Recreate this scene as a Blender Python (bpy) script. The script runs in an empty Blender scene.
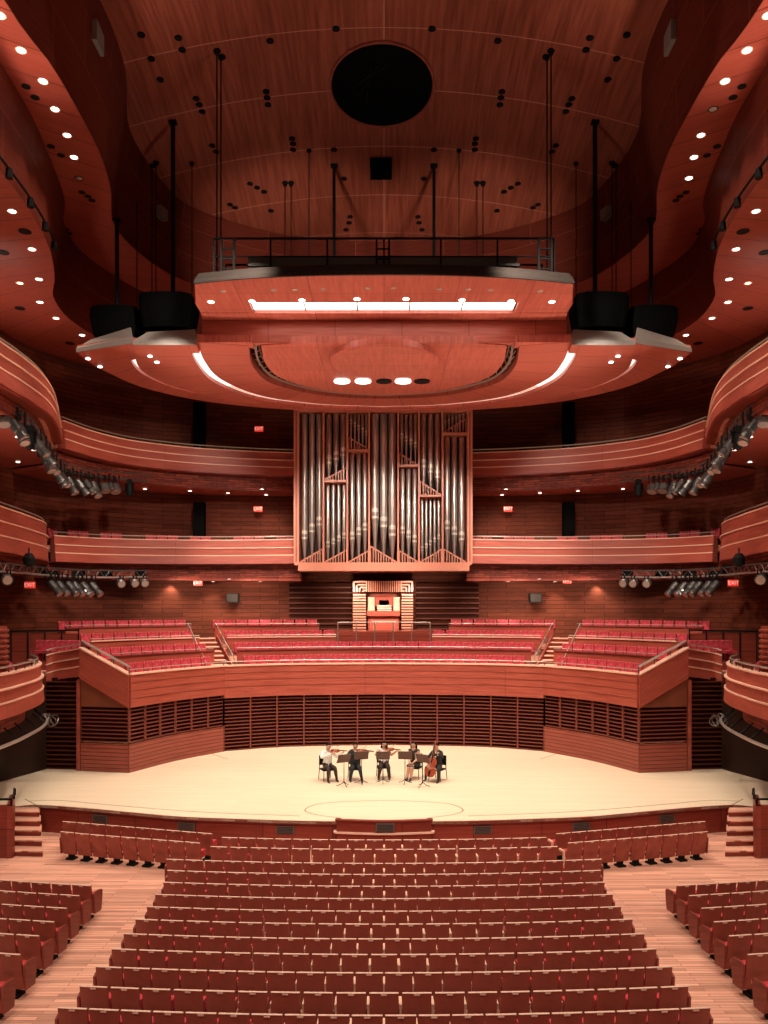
import bpy, math, random
from mathutils import Vector, Matrix
random.seed(7)
PI = math.pi
SC = bpy.context.scene
COL = SC.collection
# ---------------------------------------------------------------- survey camera
H, F, CX, CY = 7.12, 800.0, 384.0, 610.0
def at(px, py, D): return Vector(((px-CX)*D/F, D, H-(py-CY)*D/F))
def dz(py, z): return (H-z)*F/(py-CY)
def atz(px, py, z): return at(px, py, dz(py, z))
def smooth(t): t = max(0, min(1, t)); return t*t*(3-2*t)

# ---------------------------------------------------------------- helpers
def catmull(pts, n=6):
    P = [Vector(p) for p in pts]; out = []
    for i in range(len(P)-1):
        p1, p2 = P[i], P[i+1]
        p0 = P[i-1] if i else p1*2-p2
        p3 = P[i+2] if i+2 < len(P) else p2*2-p1
        for k in range(n):
            t = k/n
            out.append(.5*((2*p1)+(p2-p0)*t+(2*p0-5*p1+4*p2-p3)*t*t+(3*p1-p0-3*p2+p3)*t**3))
    out.append(P[-1].copy()); return out
def resample(pts, n):
    P = [Vector(p) for p in pts]; L = [0]
    for a, b in zip(P, P[1:]): L.append(L[-1]+(b-a).length)
    out = []; j = 0
    for k in range(n):
        s = L[-1]*k/(n-1)
        while j < len(P)-2 and L[j+1] < s: j += 1
        d = L[j+1]-L[j]; t = 0 if d < 1e-9 else (s-L[j])/d
        out.append(P[j].lerp(P[j+1], max(0, min(1, t))))
    return out
def mirx(pts): return [Vector((-p[0], *p[1:])) for p in pts]
def sub(pts, a, b):
    n = len(pts)-1
    return resample(pts, 200)[int(a*199):int(b*199)+1]
def normals2(c, side):
    N = []
    for i in range(len(c)):
        a = c[max(0, i-1)]; b = c[min(len(c)-1, i+1)]
        t = Vector((b[0]-a[0], b[1]-a[1])); t.normalize()
        N.append(Vector((-t.y, t.x))*side)
    return N
def offset(c, o, side, z=None):
    N = normals2(c, side)
    return [Vector((p[0]+n.x*o, p[1]+n.y*o, (p[2] if len(p) > 2 else 0) if z is None else z)) for p, n in zip(c, N)]

class MB:
    def __init__(s): s.v = []; s.f = []; s.uv = []
    def add(s, vs, fs, uvs=None):
        b = len(s.v); s.v += [tuple(v) for v in vs]
        for k, f in enumerate(fs):
            s.f.append([b+i for i in f]); s.uv.append(uvs[k] if uvs else None)
        return s
    def box(s, x0, y0, z0, x1, y1, z1, M=None):
        vs = [Vector(p) for p in ((x0,y0,z0),(x1,y0,z0),(x1,y1,z0),(x0,y1,z0),(x0,y0,z1),(x1,y0,z1),(x1,y1,z1),(x0,y1,z1))]
        if M: vs = [M @ v for v in vs]
        return s.add(vs, [(0,3,2,1),(4,5,6,7),(0,1,5,4),(1,2,6,5),(2,3,7,6),(3,0,4,7)])
    def bar(s, a, b, w, h=None):
        a, b = Vector(a), Vector(b); h = h or w; d = b-a; L = d.length
        q = d.to_track_quat('Y', 'Z').to_matrix().to_4x4()
        return s.box(-w/2, 0, -h/2, w/2, L, h/2, Matrix.Translation(a) @ q)
    def tube(s, pts, r, n=6, cap=True):
        P = [Vector(p) for p in pts]; R = r if isinstance(r, (list, tuple)) else [r]*len(P)
        vs = []; up = None
        for i, p in enumerate(P):
            t = (P[min(i+1, len(P)-1)]-P[max(i-1, 0)])
            if t.length < 1e-9: t = Vector((0,0,1))
            t.normalize()
            if up is None:
                up = Vector((0,0,1)) if abs(t.z) < .9 else Vector((1,0,0))
            x = up.cross(t)
            if x.length < 1e-6: x = Vector((1,0,0)).cross(t)
            x.normalize(); y = t.cross(x); up = y
            for k in range(n):
                a = 2*PI*k/n; vs.append(p+(x*math.cos(a)+y*math.sin(a))*R[i])
        fs = [[i*n+k, i*n+(k+1)%n, (i+1)*n+(k+1)%n, (i+1)*n+k] for i in range(len(P)-1) for k in range(n)]
        if cap: fs += [list(range(n))[::-1], [(len(P)-1)*n+k for k in range(n)]]
        return s.add(vs, fs)
    def lathe(s, prof, c=(0,0,0), n=16, M=None):
        c = Vector(c); vs = []
        for r, z in prof:
            for k in range(n):
                a = 2*PI*k/n; v = Vector((r*math.cos(a), r*math.sin(a), z))
                vs.append((M @ v if M else v)+c)
        m = len(prof)
        fs = [[i*n+k, i*n+(k+1)%n, (i+1)*n+(k+1)%n, (i+1)*n+k] for i in range(m-1) for k in range(n)]
        fs += [list(range(n))[::-1], [(m-1)*n+k for k in range(n)]]
        return s.add(vs, fs)
    def prism(s, poly, z0, z1, M=None):
        n = len(poly); vs = [Vector((p[0], p[1], z0)) for p in poly]+[Vector((p[0], p[1], z1)) for p in poly]
        if M: vs = [M @ v for v in vs]
        fs = [list(range(n))[::-1], list(range(n, 2*n))]+[[i, (i+1)%n, n+(i+1)%n, n+i] for i in range(n)]
        return s.add(vs, fs)
    def sphere(s, c, r, n=10, m=7, sc=(1,1,1)):
        prof = [(max(1e-4, math.sin(PI*i/m)), -math.cos(PI*i/m)) for i in range(m+1)]
        M = Matrix.Diagonal((r*sc[0], r*sc[1], r*sc[2], 1))
        return s.lathe(prof, c, n, M)
    def sweep(s, curve, prof, side=1, closed=True):
        """prof: list of (offset, z) or function(i, t) of such; curve of (x, y[, z]); z is added"""
        N = normals2(curve, side); L = [0]
        for a, b in zip(curve, curve[1:]): L.append(L[-1]+math.hypot(b[0]-a[0], b[1]-a[1]))
        rows = []
        for i, p in enumerate(curve):
            pr = prof(i, i/(len(curve)-1)) if callable(prof) else prof
            zb = p[2] if len(p) > 2 else 0
            rows.append([Vector((p[0]+N[i].x*o, p[1]+N[i].y*o, zb+z)) for o, z in pr])
        m = len(rows[0]); V = [0]
        for a, b in zip(rows[0], rows[0][1:]+rows[0][:1]): V.append(V[-1]+(b-a).length)
        b0 = len(s.v); s.v += [tuple(v) for r in rows for v in r]
        for i in range(len(rows)-1):
            for k in range(m if closed else m-1):
                k2 = (k+1) % m
                s.f.append([b0+i*m+k, b0+(i+1)*m+k, b0+(i+1)*m+k2, b0+i*m+k2])
                s.uv.append([(L[i], V[k]), (L[i+1], V[k]), (L[i+1], V[k+1]), (L[i], V[k+1])])
        if closed:
            for q, i in ((0, 0), (1, len(rows)-1)):
                f = [b0+i*m+k for k in range(m)]; s.f.append(f if q else f[::-1])
                s.uv.append(None)
        return s
    def grid(s, rows, uvf=None):
        m = len(rows[0]); b = len(s.v); s.v += [tuple(v) for r in rows for v in r]
        U = [0]
        for a, c in zip(rows, rows[1:]): U.append(U[-1]+(Vector(c[m//2])-Vector(a[m//2])).length)
        V = [0]
        for a, c in zip(rows[0], rows[0][1:]): V.append(V[-1]+(Vector(c)-Vector(a)).length)
        for i in range(len(rows)-1):
            for k in range(m-1):
                s.f.append([b+i*m+k, b+(i+1)*m+k, b+(i+1)*m+k+1, b+i*m+k+1])
                s.uv.append([(U[i], V[k]), (U[i+1], V[k]), (U[i+1], V[k+1]), (U[i], V[k+1])])
        return s
    def loft(s, A, B, z=None, n=40, k=2):
        A = resample(A, n); B = resample(B, n); rows = []
        for a, b in zip(A, B):
            r = [a.lerp(b, j/(k-1)) for j in range(k)]
            if z is not None: r = [Vector((q.x, q.y, z)) for q in r]
            rows.append(r)
        return s.grid(rows)
    def slab(s, A, B, z0, z1, n=40):
        A = resample(A, n); B = resample(B, n)
        s.grid([[Vector((a.x,a.y,z0)), Vector((b.x,b.y,z0)), Vector((b.x,b.y,z1)), Vector((a.x,a.y,z1)), Vector((a.x,a.y,z0))] for a, b in zip(A, B)])
        for q in (0, -1):
            a, b = A[q], B[q]; s.add([(a.x,a.y,z0),(b.x,b.y,z0),(b.x,b.y,z1),(a.x,a.y,z1)], [(0,1,2,3)])
        return s
    def mirror(s):
        m = MB(); m.v = [(-x,y,z) for x,y,z in s.v]; m.f = [f[::-1] for f in s.f]; m.uv = [u[::-1] if u else None for u in s.uv]; return m
    def mesh(s, name, mat, smooth=False):
        me = bpy.data.meshes.new(name); me.from_pydata(s.v, [], s.f)
        uvl = me.uv_layers.new(name='UVMap').data; i = 0
        for f, u in zip(s.f, s.uv):
            for j in range(len(f)):
                if u: uvl[i].uv = u[j]
                else:
                    v = s.v[f[j]]; uvl[i].uv = (v[0]+.6*v[1], v[2]+.4*v[1])
                i += 1
        if mat: me.materials.append(mat)
        if smooth: me.polygons.foreach_set('use_smooth', [True]*len(me.polygons))
        me.update(); return me
    def build(s, name, mat, parent=None, smooth=False, loc=None):
        o = bpy.data.objects.new(name, s.mesh(name, mat, smooth)); COL.objects.link(o)
        if parent is not None: o.parent = parent
        if loc: o.location = loc
        if smooth:
            try:
                me = o.data; me.set_sharp_from_angle(angle=math.radians(40))
            except Exception: pass
        return o

def tag(o, label=None, cat=None, group=None, kind=None):
    if label: o['label'] = label
    if cat: o['category'] = cat
    if group: o['group'] = group
    if kind: o['kind'] = kind
    return o
def empty(name, loc=(0,0,0), rz=0, label=None, cat=None, group=None):
    o = bpy.data.objects.new(name, None); COL.objects.link(o); o.location = loc; o.rotation_euler = (0,0,rz)
    o.empty_display_size = .1
    return tag(o, label, cat, group)
def inst(name, me, parent=None, loc=(0,0,0), rot=None):
    o = bpy.data.objects.new(name, me); COL.objects.link(o); o.location = loc
    if parent is not None: o.parent = parent
    if rot: o.rotation_euler = rot
    return o
def copy_tree(root, loc=None, rz=None):
    r = root.copy(); COL.objects.link(r)
    if loc is not None: r.location = loc
    if rz is not None: r.rotation_euler = (0,0,rz)
    for ch in list(root.children):
        c = ch.copy(); COL.objects.link(c); c.parent = r
        for g in list(ch.children):
            d = g.copy(); COL.objects.link(d); d.parent = c
    return r
ORD = ['first','second','third','fourth','fifth','sixth','seventh','eighth','ninth','tenth','eleventh','twelfth','thirteenth','fourteenth',
 'fifteenth','sixteenth','seventeenth','eighteenth','nineteenth','twentieth','twenty-first','twenty-second','twenty-third','twenty-fourth','twenty-fifth','twenty-sixth','twenty-seventh','twenty-eighth']

# ---------------------------------------------------------------- materials
def newmat(name):
    m = bpy.data.materials.new(name); m.use_nodes = True; nt = m.node_tree; nt.nodes.clear()
    o = nt.nodes.new('ShaderNodeOutputMaterial'); b = nt.nodes.new('ShaderNodeBsdfPrincipled')
    nt.links.new(b.outputs[0], o.inputs[0]); return m, nt, b
def plain(name, col, rough=.5, metal=0, noise=.12, scale=30, emit=None, spec=None):
    m, nt, b = newmat(name)
    tc = nt.nodes.new('ShaderNodeTexCoord'); nz = nt.nodes.new('ShaderNodeTexNoise'); nz.inputs['Scale'].default_value = scale
    nt.links.new(tc.outputs['Object'], nz.inputs['Vector'])
    r = nt.nodes.new('ShaderNodeValToRGB'); r.color_ramp.elements[0].position = .3; r.color_ramp.elements[1].position = .7
    r.color_ramp.elements[0].color = (*[c*(1-noise) for c in col], 1); r.color_ramp.elements[1].color = (*[min(1, c*(1+noise)) for c in col], 1)
    nt.links.new(nz.outputs[0], r.inputs[0]); nt.links.new(r.outputs[0], b.inputs['Base Color'])
    b.inputs['Roughness'].default_value = rough; b.inputs['Metallic'].default_value = metal
    if spec is not None: b.inputs['Specular IOR Level'].default_value = spec
    if emit:
        b.inputs['Emission Color'].default_value = (*emit[0], 1); b.inputs['Emission Strength'].default_value = emit[1]
    return m
def wood(name, col, col2, grain=(2, 30, 30), coord='UV', joint=None, jcol=None, jw=.02, rough=.35, jitter=.25, seed=0, spec=.4):
    """streaky veneer; joint=(panel length, panel height) draws panel joints"""
    m, nt, b = newmat(name); N = nt.nodes.new; L = nt.links.new
    tc = N('ShaderNodeTexCoord'); mp = N('ShaderNodeMapping'); mp.inputs['Scale'].default_value = grain; mp.inputs['Location'].default_value = (seed, seed*.7, seed*.3)
    L(tc.outputs[coord], mp.inputs[0])
    nz = N('ShaderNodeTexNoise'); nz.inputs['Scale'].default_value = 1; nz.inputs['Detail'].default_value = 4; L(mp.outputs[0], nz.inputs['Vector'])
    r = N('ShaderNodeValToRGB'); r.color_ramp.elements[0].position = .3; r.color_ramp.elements[1].position = .72
    r.color_ramp.elements[0].color = (*col, 1); r.color_ramp.elements[1].color = (*col2, 1); L(nz.outputs[0], r.inputs[0])
    out = r.outputs[0]
    if joint:
        br = N('ShaderNodeTexBrick'); br.inputs['Scale'].default_value = 1; br.inputs['Brick Width'].default_value = joint[0]; br.inputs['Row Height'].default_value = joint[1]
        br.inputs['Mortar Size'].default_value = jw; br.inputs['Mortar Smooth'].default_value = .3
        br.offset = joint[2] if len(joint) > 2 else .5
        br.inputs['Color1'].default_value = (1-jitter,)*3+(1,); br.inputs['Color2'].default_value = (1+jitter*.4,)*3+(1,)
        jc = jcol or tuple(c*.3 for c in col)
        br.inputs['Mortar'].default_value = (0,0,0,1); L(tc.outputs[coord], br.inputs['Vector'])
        mx = N('ShaderNodeMix'); mx.data_type = 'RGBA'; mx.blend_type = 'MULTIPLY'; mx.inputs[0].default_value = 1
        L(out, mx.inputs[6]); L(br.outputs['Color'], mx.inputs[7])
        m2 = N('ShaderNodeMix'); m2.data_type = 'RGBA'; L(br.outputs['Fac'], m2.inputs[0]); L(mx.outputs[2], m2.inputs[6]); m2.inputs[7].default_value = (*jc, 1)
        out = m2.outputs[2]
    L(out, b.inputs['Base Color']); b.inputs['Roughness'].default_value = rough; b.inputs['Specular IOR Level'].default_value = spec
    return m
def glow(name, col, e):
    m, nt, b = newmat(name); b.inputs['Base Color'].default_value = (.9,.85,.8,1)
    b.inputs['Emission Color'].default_value = (*col, 1); b.inputs['Emission Strength'].default_value = e; return m

M = {}
RD, RD2 = (.19,.030,.018), (.30,.055,.034)
M['panel'] = wood('mahogany panel', RD, RD2, (.8, 14, 14), joint=(4.2, 1.6, 0), jcol=(.05,.008,.005), jw=.012, jitter=.12)
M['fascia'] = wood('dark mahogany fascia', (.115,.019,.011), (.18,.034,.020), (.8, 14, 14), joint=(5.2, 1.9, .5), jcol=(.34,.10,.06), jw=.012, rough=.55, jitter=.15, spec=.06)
M['reflector'] = wood('canopy veneer', (.385,.08,.052), (.54,.135,.092), (14, .8, 14), joint=(1.55, 60, 0), jcol=(.12,.02,.012), jw=.022, jitter=.14)
M['reflpanel'] = wood('canopy panel', (.385,.08,.052), (.54,.135,.092), (.8, 14, 14), joint=(2.6, 1.5, 0), jcol=(.13,.022,.014), jw=.012, jitter=.1)
M['reflplate'] = wood('canopy plate', (.385,.08,.052), (.54,.135,.092), (10, .8, 1), coord='Object', joint=(2.6, 1.5, 0), jcol=(.16,.03,.02), jw=.012, jitter=.1)
M['soffit'] = wood('soffit planks', (.26,.042,.026), (.38,.072,.046), (14, .8, 14), joint=(1.55, 60, 0), jcol=(.05,.008,.005), jw=.022, jitter=.14)
M['ceiling'] = wood('ceiling veneer', (.20,.042,.022), (.37,.090,.050), (7, .35, 1), coord='Object', joint=(60, 3.1, 0), jcol=(.52,.19,.13), jw=.026, rough=.36, jitter=.08)  # highlights along the panel joints are painted in as pale lines
M['parapet'] = wood('cherry parapet', (.33,.058,.036), (.48,.105,.068), (.7, 12, 12), joint=(6.5, 30, 0), jcol=(.2,.04,.02), jw=.012, jitter=.1, rough=.4)
M['ledge'] = plain('pale cherry ledge', (.82,.47,.34), .45)
M['wall'] = wood('dark wood block wall', (.10,.021,.009), (.165,.036,.016), (1.5, 16, 1), joint=(2.2, .24), jcol=(.03,.007,.004), jw=.014, jitter=.3, rough=.7, spec=.15)
M['band'] = wood('split faced wood band', (.15,.022,.012), (.30,.058,.032), (3, 12, 1), joint=(.6, .13), jcol=(.04,.006,.004), jw=.012, jitter=.5, rough=.6, spec=.2)
M['slat'] = wood('slat wood', (.15,.030,.019), (.24,.054,.036), (1, 20, 20), rough=.45)
M['screen'] = plain('dark screen behind slats', (.04,.011,.007), .95, spec=.03)
M['darkslat'] = wood('dark stained slat wood', (.085,.021,.012), (.13,.034,.02), (1, 20, 20), rough=.5, spec=.2)
M['base'] = wood('grooved base panel', (.26,.052,.034), (.36,.085,.056), (1, 16, 1), joint=(30, .15, 0), jcol=(.09,.018,.01), jw=.016, rough=.4, jitter=.1)
M['brown'] = wood('brown veneer', (.16,.04,.018), (.22,.06,.03), (1,12,1), rough=.45)
M['floor'] = wood('red oak floor', (.64,.28,.185), (.90,.50,.35), (1.2, 26, 1), coord='Object', joint=(1.9, .11), jcol=(.33,.10,.07), jw=.006, rough=.33, jitter=.36)
M['stage'] = wood('maple stage floor', (.77,.61,.425), (.85,.70,.51), (.6, 14, 1), coord='Object', joint=(3.2, .12), jcol=(.73,.55,.36), jw=.004, rough=.3, jitter=.06)
M['stageface'] = wood('mahogany apron', (.22,.032,.019), (.31,.052,.031), (1,14,14), joint=(2.1, 5, 0), jcol=(.06,.01,.006), jw=.012)
M['seatwood'] = wood('seat back veneer', (.22,.040,.024), (.35,.076,.048), (3, 9, 3), coord='Object', rough=.38)
M['seatcap'] = plain('seat back top edge', (.70,.43,.32), .5)
M['seatarm'] = plain('pale arm rest wood', (.80,.50,.34), .4)
M['red'] = plain('red upholstery', (.52,.028,.038), .85, noise=.35, scale=9)
M['redchoir'] = plain('red patterned upholstery', (.46,.040,.055), .85, noise=.5, scale=5)
M['black'] = plain('black metal', (.006,.006,.006), .6, spec=.15)
M['drape'] = plain('black cloth', (.004,.004,.004), 1, spec=.0)
M['grey'] = plain('grey cap', (.22,.19,.17), .6)
M['rim'] = plain('dark grey rim', (.035,.026,.022), .7, spec=.2)
M['steel'] = plain('brushed steel rail', (.42,.36,.32), .4, metal=.7)
M['darksteel'] = plain('dark steel', (.10,.095,.09), .38, metal=.7, noise=.3)
M['pipe'] = plain('organ pipe tin', (.56,.50,.46), .36, metal=.9, noise=.06, scale=2)
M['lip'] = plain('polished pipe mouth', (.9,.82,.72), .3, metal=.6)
M['case'] = plain('pale organ case wood', (.62,.235,.155), .42)
M['organdark'] = plain('dark organ interior', (.03,.012,.008), .9)
M['vent'] = plain('grey vent grille', (.13,.09,.075), .6)
M['lamp'] = glow('lamp lens', (1,.88,.76), 6)
M['lampamber'] = glow('amber lamp lens', (1,.55,.25), 6)
M['strip'] = glow('light strip diffuser', (1,.90,.80), 4)
M['stripdim'] = glow('dim light strip diffuser', (1,.72,.58), .45)
M['stripmid'] = glow('light strip diffuser, wing', (1,.86,.76), 1.3)
M['lensoff'] = plain('unlit lens', (.45,.33,.27), .2)
M['beam'] = plain('worn steel beam', (.16,.145,.135), .35, metal=.8, noise=.5, scale=2)
M['exit'] = plain('red exit sign face', (.6,.02,.015), .5, emit=((1,.05,.03), .55))
M['white'] = plain('white lettering', (.9,.85,.8), .5, emit=((1,.7,.6), .5))
M['skin'] = plain('skin', (.55,.30,.20), .5)
M['hair'] = plain('dark hair', (.014,.009,.007), .9, spec=.1)
M['shirt'] = plain('white shirt', (.80,.78,.74), .8)
M['suit'] = plain('black suit', (.016,.015,.016), .8)
M['trousers'] = plain('dark trousers', (.035,.018,.014), .8)
M['shoe'] = plain('black leather', (.012,.01,.01), .35)
M['violin'] = plain('varnished violin wood', (.32,.07,.025), .25)
M['cello'] = plain('varnished cello wood', (.36,.068,.032), .3)
M['bowhair'] = plain('bow wood', (.30,.14,.08), .4)
M['ivory'] = plain('ivory keys', (.8,.7,.58), .4)
M['glass'] = plain('clear guard glass', (.9,.9,.9), .05)
for n_ in M['glass'].node_tree.nodes:
    if n_.type == 'BSDF_PRINCIPLED': n_.inputs['Transmission Weight'].default_value = .95; n_.inputs['IOR'].default_value = 1.05
M['seam'] = plain('stage floor seam', (.30,.20,.13), .6)
M['plasma'] = plain('dark stage side panel', (.03,.014,.010), .5, spec=.15)

# ================================================================ SETTING
ZS = .86                                   # stage height
def zf(y): return .0435*max(0, 22.5-y)
Z1, Z2 = 23.5, 20.3                        # upper soffit, gallery ceiling
def zceil(x, y):
    x = max(-13, min(13, x))
    return 29.7-2.2*smooth((y-30)/15)-1.35*(x/10)**2

mb = MB(); rows = []
for j in range(40):
    y = 3+j*.75; rows.append([Vector((x, y, zf(y))) for x in (-19.5,-10,-3,3,10,19.5)])
mb.grid(rows); tag(mb.build('floor', M['floor']), kind='structure')
# outer walls
WL = catmull([(-19.5,3),(-19.2,18),(-18.6,30),(-18.2,36),(-17.3,41),(-13.5,45),(-8,46.3),(-4,46.6)], 6)
def wall(name, c, z0, z1, side, m='wall', t=.3):
    o = MB().sweep(c, [(0,z0),(0,z1),(t,z1),(t,z0)], side).build(name, M[m]); return tag(o, kind='structure')
wl = [p for p in WL if p.y <= 41.2]; wb = WL[len(wl)-1:]
wall('wall_left', wl, 0, 24, 1)
wall('wall_right', mirx(wl), 0, 24, -1)
wall('wall_back', wb+mirx(wb)[::-1], 0, 30, 1)

# ceiling dome, soffits and wavy fascias
F1 = catmull([(-9.0,6),(-9.8,14),(-10.2,21.5),(-10.0,24),(-10.05,26.6),(-10.2,28.8),(-10.65,31.2),(-11.5,34.2),(-11.0,37.5),(-9.75,40.0),(-6,43.2),(-2.5,44.6),(0,45)], 6)
F2 = catmull([(-10.0,6),(-10.7,15),(-11.35,21),(-11.5,24),(-11.7,26.5),(-12.1,28.7),(-12.6,30.4),(-13.2,32),(-13.9,33.5),(-14.25,35.5),(-14.2,37),(-13.85,38.5),(-12.6,41.6),(-9,45.2),(-7.5,46)], 6)
mb = MB(); rows = []
for j in range(46):
    y = 3+j; rows.append([Vector((x, y, zceil(x, y)+.02)) for x in [-14+28*i/28 for i in range(29)]])
mb.grid(rows); tag(mb.build('ceiling', M['ceiling'], smooth=True), kind='structure')
f1a = F1+mirx(F1)[::-1][1:]
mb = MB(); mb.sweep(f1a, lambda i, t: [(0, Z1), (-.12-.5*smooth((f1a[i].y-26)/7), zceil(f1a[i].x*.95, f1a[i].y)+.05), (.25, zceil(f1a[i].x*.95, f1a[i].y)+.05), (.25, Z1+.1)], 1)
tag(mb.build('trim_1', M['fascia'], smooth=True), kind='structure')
for k, sx in enumerate((1, -1)):
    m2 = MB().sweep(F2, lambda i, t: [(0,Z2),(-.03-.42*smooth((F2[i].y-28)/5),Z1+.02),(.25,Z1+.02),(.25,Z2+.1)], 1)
    m3 = MB().loft(offset(F1, -.03, 1), offset(F2, .1, 1), Z1-.01, 60, 5)
    m4 = MB().loft(offset(F2, -.03, 1), [Vector((p.x,p.y,0)) for p in offset(WL[:-4], .15, 1)], Z2-.01, 60, 6)
    if sx < 0: m2, m3, m4 = m2.mirror(), m3.mirror(), m4.mirror()
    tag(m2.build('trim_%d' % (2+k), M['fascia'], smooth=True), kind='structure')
    tag(m3.build('ceiling', M['soffit']), kind='structure')
    tag(m4.build('ceiling', M['soffit']), kind='structure')

for sx in (1, -1):
    for y0, y1, z0, z1, o_ in ((27.0, 28.4, 26.6, 27.3, -.28), (37.2, 38.2, 25.5, 26.0, -.66)):
        c = [(p.x*sx, p.y) for p in resample(F1, 160) if y0 < p.y < y1 and p.x < -9]
        MB().sweep(c, [(o_,z0),(o_,z1),(o_+.3,z1),(o_+.3,z0)], sx).build('access_panel', M['grey'], bpy.data.objects['trim_1'])
def on_ceiling(px, py):
    D = 35.0
    for _ in range(30):
        X = (px-CX)*D/F; D = .5*D+.5*(zceil(X, D)-H)*F/(CY-py)
    return at(px, py, D)
CEIL = bpy.data.objects['ceiling']
# rigging openings in the dome
ports = [(141,35),(178,38),(182,50),(151,59),(160,80),(196,99),(199,105),(202,112),(212,146),(216,152),(137,156),(139,161),(143,166),(153,166),(156,163),(164,194),(170,198),
 (266,92),(267,98),(268,105),(292,139),(293,144),(293,150),(250,184),(257,188),(264,192),(285,183),(291,183),(271,211),(230,205),(235,208),(336,29),(270,41),(217,51),(222,57),(334,150),(344,179),(350,217),(349,223),(346,230)]
for px, py in ports:
    for q in (px, 768-px):
        p = on_ceiling(q, py)
        MB().lathe([(.15,-.015),(.15,.03)], p, 12).build('rigging_port', M['black'], CEIL)
p = on_ceiling(382, 85)
ring = empty('ceiling_opening', (p.x,p.y,p.z), 0, 'large round black opening in the dome ceiling', 'opening')
cc_ = lambda r, a, d=0: Vector((r*math.cos(a), r*math.sin(a), zceil(p.x+r*math.cos(a), p.y+r*math.sin(a))-p.z-d))
mb = MB(); mb.grid([[cc_(r, 2*PI*k/48, .03) for k in range(49)] for r in (.01,.8,1.5,2.16)]); mb.build('dark_recess', M['drape'], ring)
mb = MB(); mb.tube([cc_(2.19, 2*PI*k/48, .03) for k in range(49)], .06, 6); mb.build('rim', M['seatwood'], ring)
for i in range(3): MB().tube([cc_(1.2, 2.2+i*.5, .08), cc_(1.1, -2.0+i*.3, .08)], .03, 5).build('rigging_bar', M['black'], ring)
p = on_ceiling(381, 168)
o = MB().grid([[Vector((p.x+dx, p.y+dy, zceil(p.x+dx, p.y+dy)-.04)) for dx in (-.52,0,.52)] for dy in (-.7,0,.7)]).build('hatch', M['drape']); tag(o, 'small square black hatch in the ceiling behind the round opening', 'hatch')
# ---------------------------------------------------------------- downlights
dl_disc = MB().lathe([(.15,-.02),(.15,.0)], n=14).mesh('lens', M['lamp'])
dl_amber = MB().lathe([(.13,-.02),(.13,.0)], n=14).mesh('lens', M['lampamber'])
dl_off = MB().lathe([(.15,-.02),(.15,.0)], n=14).mesh('lens', M['lensoff'])
_r = MB(); _r.lathe([(.15,-.01),(.19,-.035),(.21,-.01),(.15,-.01)], n=14)
dl_ring = _r.mesh('trim_ring', M['seatarm']); _r2 = MB(); _r2.lathe([(.15,-.01),(.19,-.035),(.21,-.01),(.15,-.01)], n=14); dl_ringd = _r2.mesh('trim_ring', M['rim'])
def downlight(p, label, group, kind='on', s=1.0):
    e = empty('downlight', p, 0, label, 'ceiling light', group); e.scale = (s,s,s)
    inst('lens', {'on': dl_disc, 'amber': dl_amber, 'off': dl_off}[kind], e); inst('trim_ring', dl_ringd if kind == 'off' else dl_ring, e)
    return e
def spot(p, target, power, size=60, blend=.5, col=(1,.80,.62), rad=.12):
    l = bpy.data.lights.new('spot_lamp', 'SPOT'); l.energy = power; l.spot_size = math.radians(size); l.spot_blend = blend; l.color = col; l.shadow_soft_size = rad
    o = bpy.data.objects.new('spot_lamp', l); COL.objects.link(o); o.location = p
    o.rotation_euler = (Vector(target)-Vector(p)).to_track_quat('-Z', 'Y').to_euler(); return o
s1 = [(0,15,'on'),(21,50,'on'),(43,81,'on'),(55,109,'on'),(67,135,'on'),(74,157,'on'),(79,178,'off')]
s2 = [(12,211,'on'),(32,249,'on'),(39,279,'on'),(20,283,'amber'),(40,302,'on'),(56,318,'on'),(82,335,'on')]
for sx, sn in ((1,'left'),(-1,'right')):
    for z, lst, nm in ((Z1, s1, 'upper'), (Z2, s2, 'lower')):
        for i, (px, py, k) in enumerate(lst):
            if sn == 'right' and z == Z1: k = {3:'off', 6:'on'}.get(i, k)
            p = atz(px, py, z-.01); p.x *= sx
            st = {'on':'lit','amber':'amber','off':'unlit'}[k]
            downlight(p, f'{st} downlight in the {sn} {nm} wood soffit, {ORD[len(lst)-1-i]} counting away from the stage', f'downlights in the {sn} {nm} soffit', k, .8)
    sp = [(26,86),(35,97),(51,146),(61,155),(82,192),(88,196),(92,200),(66,229),(69,233)]
    for px, py in sp:
        p = atz(px, py, Z1); p.x *= sx
        MB().lathe([(.14,-.025),(.14,.03)], p, 12).build('rigging_port', M['black'], bpy.data.objects['ceiling.001' if sx > 0 else 'ceiling.003'])
    for px, py in [(3,252),(20,308),(70,343),(25,231)]:
        p = atz(px, py, Z2); p.x *= sx
        MB().lathe([(.22,-.03),(.22,.03)], p, 12).build('speaker_port', M['black'], bpy.data.objects['ceiling.002' if sx > 0 else 'ceiling.004'])
    # small lighting bar at the foot of the lower fascia
    c = [Vector((p.x*sx, p.y, Z2+.06)) for p in offset([q for q in F2 if 23.0 < q.y < 29.5], -.25, 1)]
    e = empty('lighting_bar', (0,0,0), 0, f'thin black lighting bar along the foot of the {sn} wavy fascia', 'lighting bar')
    MB().tube(c, .045, 6).build('bar', M['black'], e)
    mb = MB()
    for i in range(2, len(c)-1, 4): mb.tube([c[i], c[i]+Vector((0,0,-.28))], [.10,.12], 8)
    mb.build('lamp_head', M['black'], e)
    MB().tube([c[0], c[0]+Vector((0,0,.4))], .03, 5).build('bracket', M['black'], e)

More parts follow.
